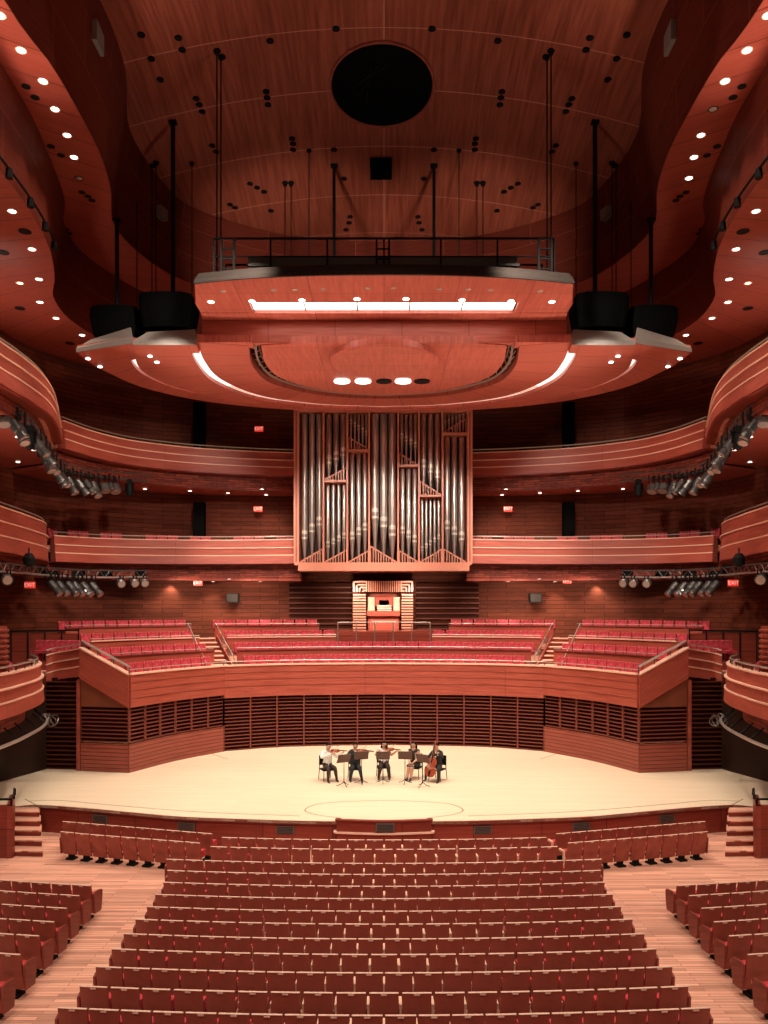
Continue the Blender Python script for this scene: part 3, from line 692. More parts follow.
# seats on lower side balconies and the middle balcony
bal = MB(); bal.sweep([(-.25,0),(.25,0)], [(.0,.40),(-.02,.5),(.02,.88),(.08,.9),(.12,.85),(.1,.42)], 1)
bal.box(-.24,-.42,.36,.24,.06,.47); bal.box(-.05,-.2,0,.05,.05,.36); bal_me = bal.mesh('balcony_chair', M['redchoir'])
for sx, sn in ((1,'left'),(-1,'right')):
    c = [Vector((p.x,p.y,0)) for p in offset([p for p in T1mid], .95, 1)]; q = resample(c, 25)
    for k in range(24):
        if k in (2,5,8,9,13,16,17,21): continue
        p = q[k]; t = q[k+1]-q[k]; o = inst('balcony_chair', bal_me, None, (p.x*sx,p.y,10.33), (0,0,math.atan2(t.y,t.x*sx) if sx > 0 else math.atan2(-t.y,-t.x*sx)))
        MB() 
        tag(o, f'red seat behind the {sn} middle balcony rail, {ORD[k]} place from the wall', 'seat', f'seats on the {sn} middle balcony')
    for rr_, (off_, zz) in enumerate(((.9,4.55),(1.8,4.85))):
        c = [Vector((p.x,p.y,0)) for p in offset([p for p in T0side if 22.5 < p.y < 31], off_, 1)]; q = resample(c, 12)
        for k in range(11):
            p = q[k]; t = q[k+1]-q[k]; o = inst('balcony_chair', bal_me, None, (p.x*sx,p.y,zz-.2), (0,0,math.atan2(t.y,t.x*sx)-.0 if sx > 0 else math.atan2(-t.y,-t.x*sx)))
            tag(o, f'red seat on the {sn} lower balcony box, {ORD[k]} from the near end, {["front","back"][rr_]} row', 'seat', f'seats on the {sn} lower box')
    for k in range(4):
        p = Vector((-13.0+.55*k*-1*.9, 33.5+.1*k)); o = inst('balcony_chair', bal_me, None, (p.x*sx,p.y,4.95), (0,0,-.2*sx))
        tag(o, f'red seat between the {sn} lower box and the choir terrace, {ORD[k]} from the terrace', 'seat', f'seats at the {sn} corner balcony')
    # risers carrying the back rows
    mb = MB().slab(([*map(lambda p: Vector((p.x*sx,p.y,0)), offset([p for p in T0side if 22 < p.y < 31], .45, 1))]), ([*map(lambda p: Vector((p.x*sx,p.y,0)), offset([p for p in T0side if 22 < p.y < 31], 2.6, 1))]), 4.34, 4.352); mb.build('seat_riser', M['floor'], [o_ for o_ in bpy.data.objects if o_.get('label','').startswith('rounded lower') and sn in o_['label']][0])
    MB().slab([Vector((p.x*sx,p.y,0)) for p in offset(T1mid, .5, 1)], [Vector((p.x*sx,p.y,0)) for p in offset(T1mid, 1.7, 1)], 10.15, 10.33).build('seat_riser', M['floor'], [o_ for o_ in bpy.data.objects if o_.get('label','').startswith('middle balcony with') and sn in o_['label']][0])
    xa, xb = sorted((-12.6*sx, -15.2*sx)); o = MB().box(xa,32.9,4.6,xb,34.6,4.95).build('seat_platform', M['panel']); tag(o, f'low wood platform under the {sn} corner balcony seats', 'platform')
    e = empty('box_partition', (0,0,0), 0, f'wood partition behind the {sn} corner balcony seats', 'partition')
    mb = MB()
    for k in range(4): mb.box(-13.6*sx-.35-.75*k*sx, 34.7, 4.65, -13.6*sx+.35-.75*k*sx, 34.8, 6.1)
    mb.build('panel', M['panel'], e); MB().tube([(-13.2*sx,34.66,6.25),(-16.2*sx,34.66,6.2)], .04, 6).build('top_rail', M['black'], e)
    mb = MB()
    for k in range(5): mb.tube([(-13.23*sx-.73*k*sx,34.66,4.65),(-13.23*sx-.73*k*sx,34.66,6.22)], .03, 5)
    mb.build('post', M['black'], e)
    # slatted round column at the picture edge
    p = at(1.5, 640, 25.5); p.x *= sx; mb = MB()
    for k in range(9): mb.lathe([(.36-.02*(k==8),0),(.40,.03),(.40,.09),(.36,.11)], (p.x-.2*sx,p.y,5.05+k*.17), 18)
    mb.lathe([(.34,0),(.34,1.6)], (p.x-.2*sx,p.y,5.0), 18)
    o = mb.build('ringed_drum', M['seatwood']); tag(o, f'dark ringed wooden drum at the edge of the {sn} lower balcony box', 'drum')

# dark slat panels beside the console on the back wall
for sx, sn in ((1,'left'),(-1,'right')):
    e = empty('slat_panel', (0,0,0), 0, f'dark slatted wall panel just {sn} of the organ console', 'wall panel')
    a, b = at(289,626,45.6), at(352,583,45.6)
    c = [(a.x*sx,45.6),(b.x*sx,45.6)] if sx > 0 else [(b.x*sx,45.6),(a.x*sx,45.6)]
    slat_screen(c, a.z-.8, b.z, 11, 1, e, 0, 'darkslat')

# ================================================================ ORGAN
YO = 43.0; KO = YO/F
def ox(u): return (290+u/4.042-CX)*KO
def oz(v): return H+(CY-(400+v/4.042))*KO
org = empty('pipe_organ', (0,YO,oz(690)), 0, 'tall pipe organ in a pale wood case hung above the console', 'organ')
LO = lambda mbx: mbx
org_off = Vector((0,YO,oz(690)))
def obuild(mb, name, mat, parent=org, smooth=False):
    o = mb.build(name, M[mat], None, smooth); o.parent = parent
    if parent is org: o.location = -org_off
    return o
Z = oz
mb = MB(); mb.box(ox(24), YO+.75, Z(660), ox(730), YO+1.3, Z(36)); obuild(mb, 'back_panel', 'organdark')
for u0, u1 in ((17,38),(715,736)):
    mb = MB(); mb.box(ox(u0), YO-.25, Z(662), ox(u1), YO+1.2, Z(36)); obuild(mb, 'side_post', 'case')
    mb = MB(); mb.box(ox(u0+8), YO-.262, Z(655), ox(u0+12), YO-.25, Z(50)); obuild(mb, 'post_groove', 'panel')
mb = MB(); mb.box(ox(36), YO-.38, Z(692), ox(722), YO+1.1, Z(668)); mb.box(ox(20), YO-.30, Z(668), ox(732), YO+1.1, Z(658)); obuild(mb, 'bottom_beam', 'case')
mb = MB(); mb.box(ox(17), YO-.2, Z(47), ox(736), YO+1.2, Z(36)); obuild(mb, 'top_beam', 'case')
for u in (136,232,320,437,521,616):
    mb = MB(); mb.box(ox(u-3.4), YO-.2, Z(660), ox(u+3.4), YO+.5, Z(45)); obuild(mb, 'mullion', 'case')
def pipe(u, vtop, vm, vfoot, w, mset=1):
    """u centre, tops, mouth and foot in crop pixels; w width px"""
    r = w/2/4.042*KO; x = ox(u); y = YO+.3
    mb = MB(); mb.lathe([(.035, Z(vfoot)),(r*.96, Z(vm+w*.55)),(r, Z(vm+w*.3)),(r, Z(vtop)-.02),(r*.9, Z(vtop))], (x,y,0), 14)
    o = obuild(mb, 'organ_pipe', 'pipe', org, True)
    m2 = MB()
    for a0, zt, zb in ((0, vm-w*.62, vm-w*.18), (1, vm+w*.3, vm+w*.62)):
        prof = []
        n = 8; vs = []
        for k in range(n+1):
            a = -PI/2-.95+1.9*k/n; top = Z(zt)+(.06 if a0 == 0 else 0)*math.cos((k/n-.5)*PI)
            vs += [(x+(r+.012)*math.cos(a), y+(r+.012)*math.sin(a), Z(zb)), (x+(r+.012)*math.cos(a), y+(r+.012)*math.sin(a), top)]
        m2.add(vs, [[2*k,2*k+2,2*k+3,2*k+1] for k in range(n)])
    l = m2.build('pipe_mouth', M['lip'], o)
    return o
def fill(u0, u1, n, vtop, ml, mr, fl, fr, shelf, wf=.80):
    """n pipes between u0 and u1; mouths ml->mr; lattice line fl->fr above shelf v"""
    st_ = (u1-u0)/n
    for k in range(n):
        t = (k+.5)/n; pipe(u0+st_*(k+.5), vtop, ml+(mr-ml)*k/max(1,n-1), min(shelf-2, fl+(fr-fl)*t+34), st_*wf*1.08)
    mb = MB(); y = YO-.05
    mb.bar((ox(u0), y, Z(fl)), (ox(u1), y, Z(fr)), .06, .06)
    nb = max(6, int((u1-u0)/10))
    for k in range(nb+1):
        t = k/nb; u = u0+(u1-u0)*t; mb.box(ox(u)-.022, y-.03, Z(shelf), ox(u)+.022, y+.03, Z(fl+(fr-fl)*t))
    obuild(mb, 'lattice', 'case')
def shelf(u0, u1, v):
    mb = MB(); mb.box(ox(u0-3), YO-.2, Z(v+4), ox(u1+3), YO+.6, Z(v-4)); obuild(mb, 'shelf_beam', 'case')
B = 658
fill(42,132,3,52, 545,490, 655,602, B)
fill(141,229,4,338, 582,548, 655,607, B, .72); shelf(141,229,330); fill(141,229,3,52, 240,208, 322,275, 326)
fill(238,316,3,212, 548,512, 655,610, B, .78); shelf(238,316,206); fill(238,316,5,52, 85,130, 152,198, 202, .72)
fill(326,431,3,52, 458,528, 592,655, B, .84)
fill(443,517,3,275, 525,560, 610,655, B, .78); shelf(443,517,267); fill(443,517,4,52, 142,178, 216,264, 263, .74)
fill(527,611,5,396, 600,552, 655,605, B, .7); shelf(527,611,389); fill(527,611,3,52, 255,298, 330,384, 385)
fill(622,710,3,146, 505,550, 604,655, B); shelf(622,710,138); fill(622,710,6,52, 88,60, 131,76, 134, .66)

# console niche
yc = 44.4; K2 = yc/F
cx_ = lambda px: (px-CX)*K2
cz_ = lambda py: H+(CY-py)*K2
con = empty('organ_console', (0,yc,cz_(632)), 0, 'organ console set in a striped wood portal below the pipes', 'organ console')
coff = Vector((0,yc,cz_(632)))
def cbuild(mb, name, mat):
    o = mb.build(name, M[mat]); o.parent = con; o.location = -coff; return o
mb = MB(); mb.box(cx_(353),yc,cz_(634),cx_(366),yc+.9,cz_(581)); mb.box(cx_(401.5),yc,cz_(634),cx_(413),yc+.9,cz_(581)); mb.box(cx_(366),yc,cz_(592),cx_(401.5),yc+.9,cz_(581)); cbuild(mb, 'portal', 'screen')
mb = MB()
for k in range(15):
    py = 594+k*2.75
    for a, b in ((353,366),(401.5,413)): mb.box(cx_(a),yc-.06,cz_(py+1.5),cx_(b),yc+.02,cz_(py))
for k in range(17): px = 366+k*2.15; mb.box(cx_(px),yc-.06,cz_(592),cx_(px+1.25),yc+.02,cz_(581))
for k in range(4):
    d = k*2.9
    mb.box(cx_(353+d),yc-.06,cz_(592),cx_(354.6+d),yc+.02,cz_(581+d)); mb.box(cx_(353+d),yc-.06,cz_(582.5+d),cx_(366),yc+.02,cz_(581+d))
    mb.box(cx_(411.4-d),yc-.06,cz_(592),cx_(413-d),yc+.02,cz_(581+d)); mb.box(cx_(401.5),yc-.06,cz_(582.5+d),cx_(413-d),yc+.02,cz_(581+d))
cbuild(mb, 'portal_slat', 'case')
mb = MB(); mb.box(cx_(366),yc+.75,cz_(634),cx_(401.5),yc+.9,cz_(592)); cbuild(mb, 'back_panel', 'panel')
mb = MB(); mb.box(cx_(367),yc+.1,cz_(616),cx_(400),yc+.75,cz_(611)); mb.box(cx_(368),yc+.3,cz_(632),cx_(399),yc+.75,cz_(616)); mb.box(cx_(374),yc+.5,cz_(606),cx_(393),yc+.75,cz_(597)); cbuild(mb, 'desk', 'parapet')
for s in (-1, 1):
    mb = MB(); Mx = Matrix.Translation((cx_(384+s*13.2),yc+.4,0)) @ Matrix.Rotation(s*-.5, 4, 'Z'); mb.box(-.2,-.05,cz_(611),.2,.05,cz_(597),Mx); cbuild(mb, 'stop_jamb', 'seatarm')
    mb = MB()
    for i in range(5):
        for j in range(7): v = Mx @ Vector((-.16+i*.08,-.07,0)); mb.box(v.x-.02,v.y-.02,cz_(610)+j*.105,v.x+.02,v.y+.02,cz_(610)+j*.105+.05)
    cbuild(mb, 'stop_knob', 'ivory')
mb = MB()
for i in range(4): mb.box(cx_(377),yc+.12+i*.12,cz_(611)+.02+i*.09,cx_(391.5),yc+.26+i*.12,cz_(611)+.06+i*.09)
cbuild(mb, 'keyboard', 'ivory')
mb = MB(); mb.box(cx_(379),yc+.5,cz_(606.5),cx_(389),yc+.54,cz_(600)); cbuild(mb, 'music_desk', 'case')
b_ = empty('organ_bench', (0,43.5,6.0), 0, 'pale organ bench in front of the console', 'bench')
MB().box(-.65,-.2,.46,.65,.2,.52).build('seat', M['ivory'], b_)
for s in (-.55,.55): MB().box(s-.04,-.18,0,s+.04,.18,.46).build('leg', M['case'], b_)
o = MB().box(-3.2,41.6,5.4,3.2,45.9,6.0).build('organ_platform', M['panel']); tag(o, 'wood platform under the organ console and bench', 'platform')

# ================================================================ CANOPY
ZP = 17.45
pz = lambda px, py, z=ZP: Vector((atz(px,py,z).x, atz(px,py,z).y))
OUT = [pz(*q) for q in [(77,351),(88,360),(105,370),(145,387),(210,401),(295,409),(384,411)]]
C2_ = [pz(*q) for q in [(133,342),(140,366),(165,381),(192,389),(233,398),(310,406.5),(384,409)]]
C1_ = [pz(*q) for q in [(197,342),(205,362),(222,380),(262,396),(320,404),(384,406.5)]]
cat2 = lambda P, n=8: [Vector((p[0],p[1])) for p in catmull([(p.x,p.y) for p in P], n)]
OUT, C2_, C1_ = cat2(OUT), cat2(C2_), cat2(C1_)
def off2(c, o): return [Vector((p.x,p.y)) for p in offset(c, o, -1)]
can = empty('acoustic_canopy', (0,0,0), 0, 'large curved red acoustic canopy with a light strip hanging above the stage', 'canopy')
TRo = cat2([pz(*q) for q in [(249,346),(253,366),(270,382.5),(308,393),(345,397.5),(384,399)]])
TRi = cat2([pz(*q) for q in [(261,346),(266,365),(281,378.5),(314,389),(348,393.8),(384,395.5)]])
m_full = lambda c: c+[Vector((-p.x,p.y)) for p in c[::-1][1:]]
v3 = lambda c: [Vector((p.x,p.y,0)) for p in c]
MB().slab(v3(m_full(TRo)), v3(m_full(C1_)), ZP, ZP+.3, 80).build('outer_reflector', M['reflector'], can)
inner = m_full(TRi)+[Vector((3.2,31.0)),Vector((-3.2,31.0))]
MB().prism(inner, ZP+.02, ZP+.3).build('inner_reflector', M['reflplate'], can)
ns = [Vector((-7.0,31.0)), Vector((-5.0,31.0))]
MB().slab(v3(m_full(TRi)), v3(m_full(TRo)), ZP+.42, ZP+.5, 60).build('slot_backing', M['screen'], can)
mb = MB(); tr_ = resample(v3(m_full(TRi)), 60); tq = resample(v3(m_full(TRo)), 60); up = lambda p, z: Vector((p.x,p.y,z))
mid = [(a+b)/2 for a, b in zip(tr_, tq)]
mb.tube([up(p, ZP+.12) for p in mid], .05, 5); mb.tube([up(a.lerp(b,.25), ZP+.3) for a, b in zip(tr_, tq)], .04, 5)
for i in range(0, 59): mb.tube([up(mid[i], ZP+.12), up((tr_ if i%2 else tq)[i+1].lerp(mid[i+1], .3), ZP+.3)], .025, 4)
mb.build('slot_truss', M['steel'], can)
# disc step and oval lights
MB().lathe([(2.1,-.24),(2.2,-.2),(2.2,.05)], (0,32.7,ZP), 40).build('disc_step', M['reflplate'], can)
for px, k in ((342,'on'),(363,'on'),(384,'off'),(403,'on'),(422,'off')):
    p = atz(px, 381.3, ZP); e_ = MB().lathe([(.36,-.03),(.36,.03)], p, 20).build('flush_lamp', M['strip'] if k == 'on' else M['black'], can)
    if k == 'on': spot((p.x,p.y,ZP-.1), (p.x,p.y,0), 900, 100, .6)
# upper reflector
UF = cat2([Vector((-6.55,27.7)), Vector((-4.5,27.25)), Vector((-2,27.0)), Vector((0,26.95))])
ZU = 18.4
UB = [Vector((-7.05,31.1)), Vector((0,31.0))]
uf = m_full(UF)
MB().slab(v3(uf), v3([Vector((-6.9,29.35)), Vector((6.9,29.35))]), ZU, ZU+.1, 40).build('upper_reflector', M['reflplate'], can)
MB().slab(v3([Vector((-6.95,30.35)), Vector((6.95,30.35))]), v3([Vector((-7.05,31.1)), Vector((7.05,31.1))]), ZU-.02, ZU+.25, 12).build('reflector_lip', M['reflplate'], can)
for s in (-1, 1):
    xa, xb = sorted((s*4.95, s*6.95)); MB().box(xa,29.35,ZU,xb,30.35,ZU+.25).build('strip_end_panel', M['reflplate'], can)
MB().box(-4.95,29.35,ZU+.12,4.95,30.35,ZU+.25).build('strip_housing', M['rim'], can)
for k in range(5):
    x0 = -4.9+k*1.965; MB().box(x0,29.42,ZU+.08,x0+1.9,30.28,ZU+.125).build('light_strip', M['strip'], can)
MB().sweep([(p.x,p.y) for p in uf], [(-.09,ZU-.01),(-.09,ZU+.06),(.3,ZU+.5),(.9,ZU+.6),(.9,ZU+.27),(.02,ZU+.26),(-.02,ZU-.01)], 1).build('upper_rim', M['rim'], can)
MB().prism([(-6.3,28.4),(-3,28.0),(3,28.0),(6.3,28.4),(6.6,31.2),(-6.6,31.2)],ZU+.3,ZU+.6).build('upper_deck', M['rim'], can)
# fascia step lit by the strip
MB().sweep([(-7.1,31.12),(0,31.05),(7.1,31.12)], [(0,ZP+.06),(-.02,ZP+.5),(.02,ZU-.03),(.3,ZU-.03),(.3,ZP+.06)], 1).build('step_fascia', M['reflpanel'], can)
for px, k in [(211,'on'),(252,'on'),(302,'on'),(357,'on'),(406,'on'),(462,'on'),(511,'on'),(552,'on'),(223,'off'),(273,'off'),(295,'off'),(323,'off'),(368,'off'),(393,'off'),(439,'off'),(468,'off'),(490,'off'),(540,'off')]:
    py = {'on': 298.5, 'off': 288}[k]+abs(px-384)*.02; p = atz(px, py, ZU)
    MB().lathe([(.115 if k == 'on' else .10,-.012),(.12,.03)], p, 14).build('recessed_lamp', M['lamp'] if k == 'on' else M['lensoff'], can)
for s_ in (-1, 1):
    xa, xb = sorted((s_*5.12, s_*7.2)); MB().box(xa,30.9,ZP+.012,xb,31.6,ZP+.29).build('filler_board', M['reflplate'], can)
# wings
names = [('inner', C1_, C2_, (133,342), (196,338)), ('outer', C2_, OUT, (77,351), (132,338))]
for sx, sn in ((1,'left'),(-1,'right')):
    for wi, (wn, A, Bc, q0, q1) in enumerate(names):
        e = empty('canopy_wing', (0,0,0), 0, f'{wn} {sn} wing of the acoustic canopy with a pale grey end cap', 'canopy')
        A2 = off2(A, .02)[1:]; B2 = Bc
        m1, m2, m3, m4 = MB(), MB(), MB(), MB(); zz = ZP-.0-(.12 if wi == 0 else .05)
        A3 = v3(A); B3 = v3(Bc); Ar = resample(A3, 60); Br = resample(B3, 60)
        s0 = 1
        Ag = [a.lerp(b, .05) for a, b in zip(Ar, Br)]; Am = [a+(b-a).normalized()*min((b-a).length*.3, .32 if wi == 0 else .3) for a, b in zip(Ar, Br)]
        hk = 5 if wi == 0 else 8
        m1.slab(Am, Br, zz, zz+.28, 60)                     # main leaf
        m1.slab(Ar[:hk], Am[:hk], zz, zz+.28, hk)           # closes the slot near the audience
        m2.slab(Ar[hk:26], Am[hk:26], zz+.16, zz+.2, 30); m5 = MB().slab(Ar[25:], Am[25:], zz+.15, zz+.19, 30)        # diffuser recessed in the slot
        a0, b0 = Ar[0], Br[0]
        d = (b0-a0); out = Vector((0,-1,0))
        m3.add([(a0.x,a0.y,zz),(b0.x,b0.y,zz),(b0.x,b0.y-.02,zz+.14),(b0.x+.55,b0.y+.1,zz+.52),(a0.x-.1,a0.y+.1,zz+.62),(a0.x,a0.y-.02,zz+.2)], [(0,1,2,5),(5,2,3,4)])
        m4.slab([p+Vector((0,.3,0)) for p in Ar[:40]], [p+Vector((.2,.3,0)) for p in Br[:40]], zz+.28, zz+.34, 40)
        L = [m1, m2, m3, m4, m5]
        if sx < 0: L = [m.mirror() for m in L]
        L[0].build('leaf', M['reflector'], e); L[1].build('light_strip', M['stripmid'], e); L[4].build('light_strip', M['stripdim'], e)
        o = L[2].build('end_cap', M['grey'], e); md = o.modifiers.new('t', 'SOLIDIFY'); md.thickness = .04
        L[3].build('top_board', M['rim'], e)
        for q in ([(157,362),(150,356)] if wi == 0 else [(88,358.5),(100,366.5)]):
            p = atz(*q, zz); p.x *= sx; MB().lathe([(.09,-.03),(.09,.03)], p, 12).build('recessed_lamp', M['lamp'], e)
# catwalk on the canopy
cat = empty('catwalk', (0,29.5,ZU+.6), 0, 'black steel catwalk with railings on top of the acoustic canopy', 'catwalk')
def cb(mb, n, m): o = mb.build(n, M[m], cat); o.location = (0,-29.5,-ZU-.6); return o
zt = ZU+.6; xw = 6.1
cb(MB().box(-xw,28.6,zt,xw,31.0,zt+.12), 'deck', 'black')
for y in (28.7, 30.9):
    cb(MB().tube([(-xw,y,zt+1.45),(xw,y,zt+1.45)], .04, 6), 'top_rail', 'black'); cb(MB().tube([(-xw,y,zt+.8),(xw,y,zt+.8)], .025, 6), 'mid_rail', 'black')
    for i in range(7): cb(MB().box(-xw+i*xw/3-.03,y-.03,zt,-xw+i*xw/3+.03,y+.03,zt+1.45), 'post', 'black')
cb(MB().box(-4.9,28.95,zt+.15,4.9,29.3,zt+.5), 'truss_beam', 'beam'); cb(MB().box(-5.0,29.4,zt+.75,4.9,29.7,zt+1.1), 'truss_beam', 'darksteel'); cb(MB().box(-4.9,28.9,zt+.55,4.9,29.2,zt+.65), 'truss_beam', 'darksteel')
for x in (-5.85, -.3, 5.5):
    mb = MB()
    for dx in (0,.45): mb.box(x+dx,28.55,zt,x+dx+.07,28.7,zt+1.4)
    for k in range(3): mb.box(x,28.6,zt+.3+k*.36,x+.5,28.64,zt+.34+k*.36)
    cb(mb, 'ladder_frame', 'black')
# covered loudspeaker clusters and poles
for sx, sn in ((1,'left'),(-1,'right')):
    for wn, px0, px1, y0, y1, D in (('inner',143,196,299,333,33.0),('outer',95,142,312,341,33.5)):
        a = at(px0,y1,D); b = at(px1,y0,D); w = b.x-a.x; mb = MB(); n = 20
        prof = []
        e = empty('covered_speaker', ((a.x+b.x)/2*sx,D,a.z), 0, f'{wn} {sn} loudspeaker cluster wrapped in black cloth above the canopy wing', 'speaker')
        h = b.z-a.z; rows = []
        for j, (zz, s, bump) in enumerate(((0,.86,.05),(.25,.92,.06),(.6,1,.05),(.9,1.02,.03),(.98,.98,.02),(1.0,.9,.0))):
            rows.append([Vector((w/2*s*math.copysign(abs(math.cos(t))**.5, math.cos(t))*(1+bump*math.sin(9*t)), .9*s*math.copysign(abs(math.sin(t))**.5, math.sin(t))*(1+bump*math.sin(7*t)), h*zz)) for t in [2*PI*i/36 for i in range(37)]])
        mb.grid(rows); mb.add(rows[-1][:-1], [list(range(36))]); mb.add(rows[0][:-1], [list(range(36))[::-1]]); mb.build('cloth_cover', M['drape'], e, smooth=True)
        MB().box(-w*.3,-.5,h,w*.3,.5,h+.12).build('hanging_frame', M['black'], e)
    for px, py0, D, ztop, r, lb in ((173,299,34.4,None,.1,'thick black pole holding the inner {} covered speaker'),(117,312,33.5,Z1,.09,'short thick black pole holding the outer {} covered speaker'),(334,246,38.2,None,.075,'black pole from the ceiling behind the catwalk, {} of centre')):
        b = at(px, py0, D); x = b.x*sx; zt_ = ztop if ztop else zceil(x, D)
        e = empty('suspension_pole', (x,D,b.z), 0, lb.format(sn), 'pole')
        z0 = b.z if px != 334 else ZP+.3
        MB().tube([(0,0,z0-b.z),(0,0,zt_-b.z)], r, 8).build('pole', M['black'], e); MB().box(-.16,-.12,zt_-b.z-.1,.16,.12,zt_-b.z).build('ceiling_plate', M['black'], e)
    for i, (px, py) in enumerate([(217,52),(221,57),(137,160),(152,165),(156,163),(192,163),(285,184),(291,184),(309,150)]):
        p = on_ceiling(px, py); e = empty('hanging_cable', (p.x*sx,p.y,p.z), 0, f'thin cable hanging from the ceiling, {ORD[i]} counted on the {sn} side', 'cable', f'thin hanging cables {sn} of centre')
        z0 = 19.6
        MB().tube([(0,0,z0-p.z),(0,0,0)], .022 if i > 1 else .03, 5).build('cable', M['black'], e); MB().lathe([(.09,-.1),(.12,0)], n=8).build('ceiling_grommet', M['black'], e)

# ================================================================ LIGHTING RIGS
_b = MB(); _b.lathe([(.10,0),(.13,.06),(.13,.34),(.10,.38),(.15,.56),(.15,.6),(.1,.6)], n=12); sp_body = _b.mesh('lamp_body', M['darksteel'])
_b = MB(); _b.lathe([(.12,.585),(.12,.605)], n=12); sp_lens = _b.mesh('lens', M['lensoff'])
_b = MB(); _b.box(-.19,-.03,-.1,-.16,.03,.3); _b.box(.16,-.03,-.1,.19,.03,.3); _b.box(-.19,-.03,-.12,.19,.03,-.09); sp_yoke = _b.mesh('yoke', M['black'])
_b = MB(); _b.lathe([(.08,0),(.2,.08),(.22,.3),(.18,.33)], n=12); par_body = _b.mesh('lamp_body', M['darksteel'])
_b = MB(); _b.lathe([(.17,.32),(.17,.335)], n=12); par_lens = _b.mesh('lens', M['steel'])
def spotlight(p, direc, label, group, par=False, s=1.0):
    e = empty('stage_spotlight', p, 0, label, 'spotlight', group); e.scale = (s,s,s)
    q = Vector(direc).to_track_quat('Z', 'Y').to_euler()
    inst('lamp_body', par_body if par else sp_body, e, (0,0,-.22), q); inst('lens', par_lens if par else sp_lens, e, (0,0,-.22), q); inst('yoke', sp_yoke, e, (0,0,-.18))
    inst('clamp', clamp_me, e)
    return e
_b = MB(); _b.box(-.05,-.06,-.1,.05,.06,.07); clamp_me = _b.mesh('clamp', M['black'])
for sx, sn in ((1,'left'),(-1,'right')):
    c2 = catmull([at(-12,396,27), at(0,406,27.6), at(18,416,28.2), at(32,428,29.6), at(42,443,31.3), at(50,456,33.3), at(62,469,35.5), at(80,474,37.2), at(100,477,38.6), at(148,481,41.0)], 6)
    c1 = catmull([at(-12,570,29), at(0,571.5,30), at(22,573,32), at(44,575,34.2), at(80,577,36.2), at(110,577.5,37.6), at(147,577,39.2)], 6)
    for nm, c, lamps, wh in (('upper', c2, 17, 'upper balcony'), ('lower', c1, 0, 'middle balcony')):
        C = [Vector((p.x*sx,p.y,p.z)) for p in c]
        e = empty('lighting_truss', (0,0,0), 0, f'curved black lamp truss under the {sn} {wh}', 'lighting truss')
        MB().tube(C, .045, 6).build('main_pipe', M['steel'] if nm == 'lower' else M['darksteel'], e)
        C2b = [p+Vector((0,0,.32)) for p in C]; MB().tube(C2b, .035, 6).build('upper_pipe', M['darksteel'], e)
        mb = MB()
        for i in range(len(C)-1): mb.tube([C[i], C2b[i+1]] if i % 2 else [C2b[i], C[i+1]], .02, 4)
        mb.build('web', M['darksteel'], e)
        mb = MB()
        for i in range(3, len(C), 6): mb.tube([C2b[i], C2b[i]+Vector((-.45*sx,.25,.12))], .025, 5)
        mb.build('hanger', M['black'], e)
    def onc(c, px):
        best = min(resample(c, 300), key=lambda p: abs(CX+p.x/p.y*F-px)); return Vector((best.x*sx,best.y,best.z))
    pxs = [3,11,18,35,40,44,48,51,55,60,68,76,85,93,104,109,114]
    for i, px in enumerate(pxs):
        par = i in (0,14,15,16)
        d = ((.5+.12*math.sin(i*2.3))*sx,.25*math.cos(i*1.7),-.8) if not par else (.3*sx,-.3,-1)
        spotlight(onc(c2, px), d, f'black spotlight on the {sn} truss under the upper balcony, {ORD[i]} from the wall end', f'spotlights on the {sn} upper truss', par, 1.35 if i % 3 else 1.2)
    p = onc(c2, 28)
    for px, D_ in ((30, 30.0), (129, 40.0)):
        p = onc(c2, px); e = empty('moving_head_lamp', p, 0, f'large black moving head lamp hanging from the {sn} upper truss {"nearer the wall" if px < 60 else "at its stage end"}', 'spotlight'); e.scale = (.62,.62,.85)
        MB().lathe([(.2,-.3),(.26,-.35),(.3,-.62),(.24,-.95),(.15,-1.02)], n=14).build('lamp_head', M['black'], e); MB().box(-.2,-.2,-.3,.2,.2,0).build('base', M['black'], e)
        mb = MB(); mb.box(-.36,-.06,-.75,-.3,.06,-.25); mb.box(.3,-.06,-.75,.36,.06,-.25); mb.box(-.36,-.06,-.3,.36,.06,-.24); mb.build('yoke', M['black'], e)
    pxs = [50,57.5,67,73.5,82,91,6,120,133,143]
    for i, px in enumerate(pxs):
        par = i >= 6; d = (.62*sx,-.2,-.7) if not par else (.5*sx,-.7,-.3)
        spotlight(onc(c1, px), d, f'{"round" if par else "long"} spotlight on the {sn} truss under the middle balcony, {ORD[sorted(pxs).index(px)]} from the wall end', f'spotlights on the {sn} lower truss', par, 1.25 if not par else 1.0)

# ================================================================ ORCHESTRA SEATS
tilt = .2
def rot(mb, a, piv):
    R = Matrix.Translation(piv) @ Matrix.Rotation(a, 4, 'X') @ Matrix.Translation(-Vector(piv)); mb.v = [tuple(R @ Vector(v)) for v in mb.v]; return mb
w = .2235
_b = MB()
_b.sweep([(-w,0),(-w+.02,.0),(w-.02,0),(w,0)], [(0,.15),(-.012,.5),(0,.82),(.035,.82),(.035,.15)], 1)
rot(_b, tilt, (0,0,.3)); me_back = _b.mesh('back_panel', M['seatwood'])
_b = MB(); _b.box(-w,-.008,.819,w,.022,.829); _b.box(-.045,-.018,.79,.045,-.012,.815); rot(_b, tilt, (0,0,.3)); me_cap = _b.mesh('top_cap', M['seatcap'])
_b = MB(); _b.box(-w+.05,.036,.4,w-.05,.085,.74); rot(_b, tilt, (0,0,.3)); _b.box(-w+.05,.08,.36,w-.05,.30,.54); me_cush = _b.mesh('cushion', M['red'])
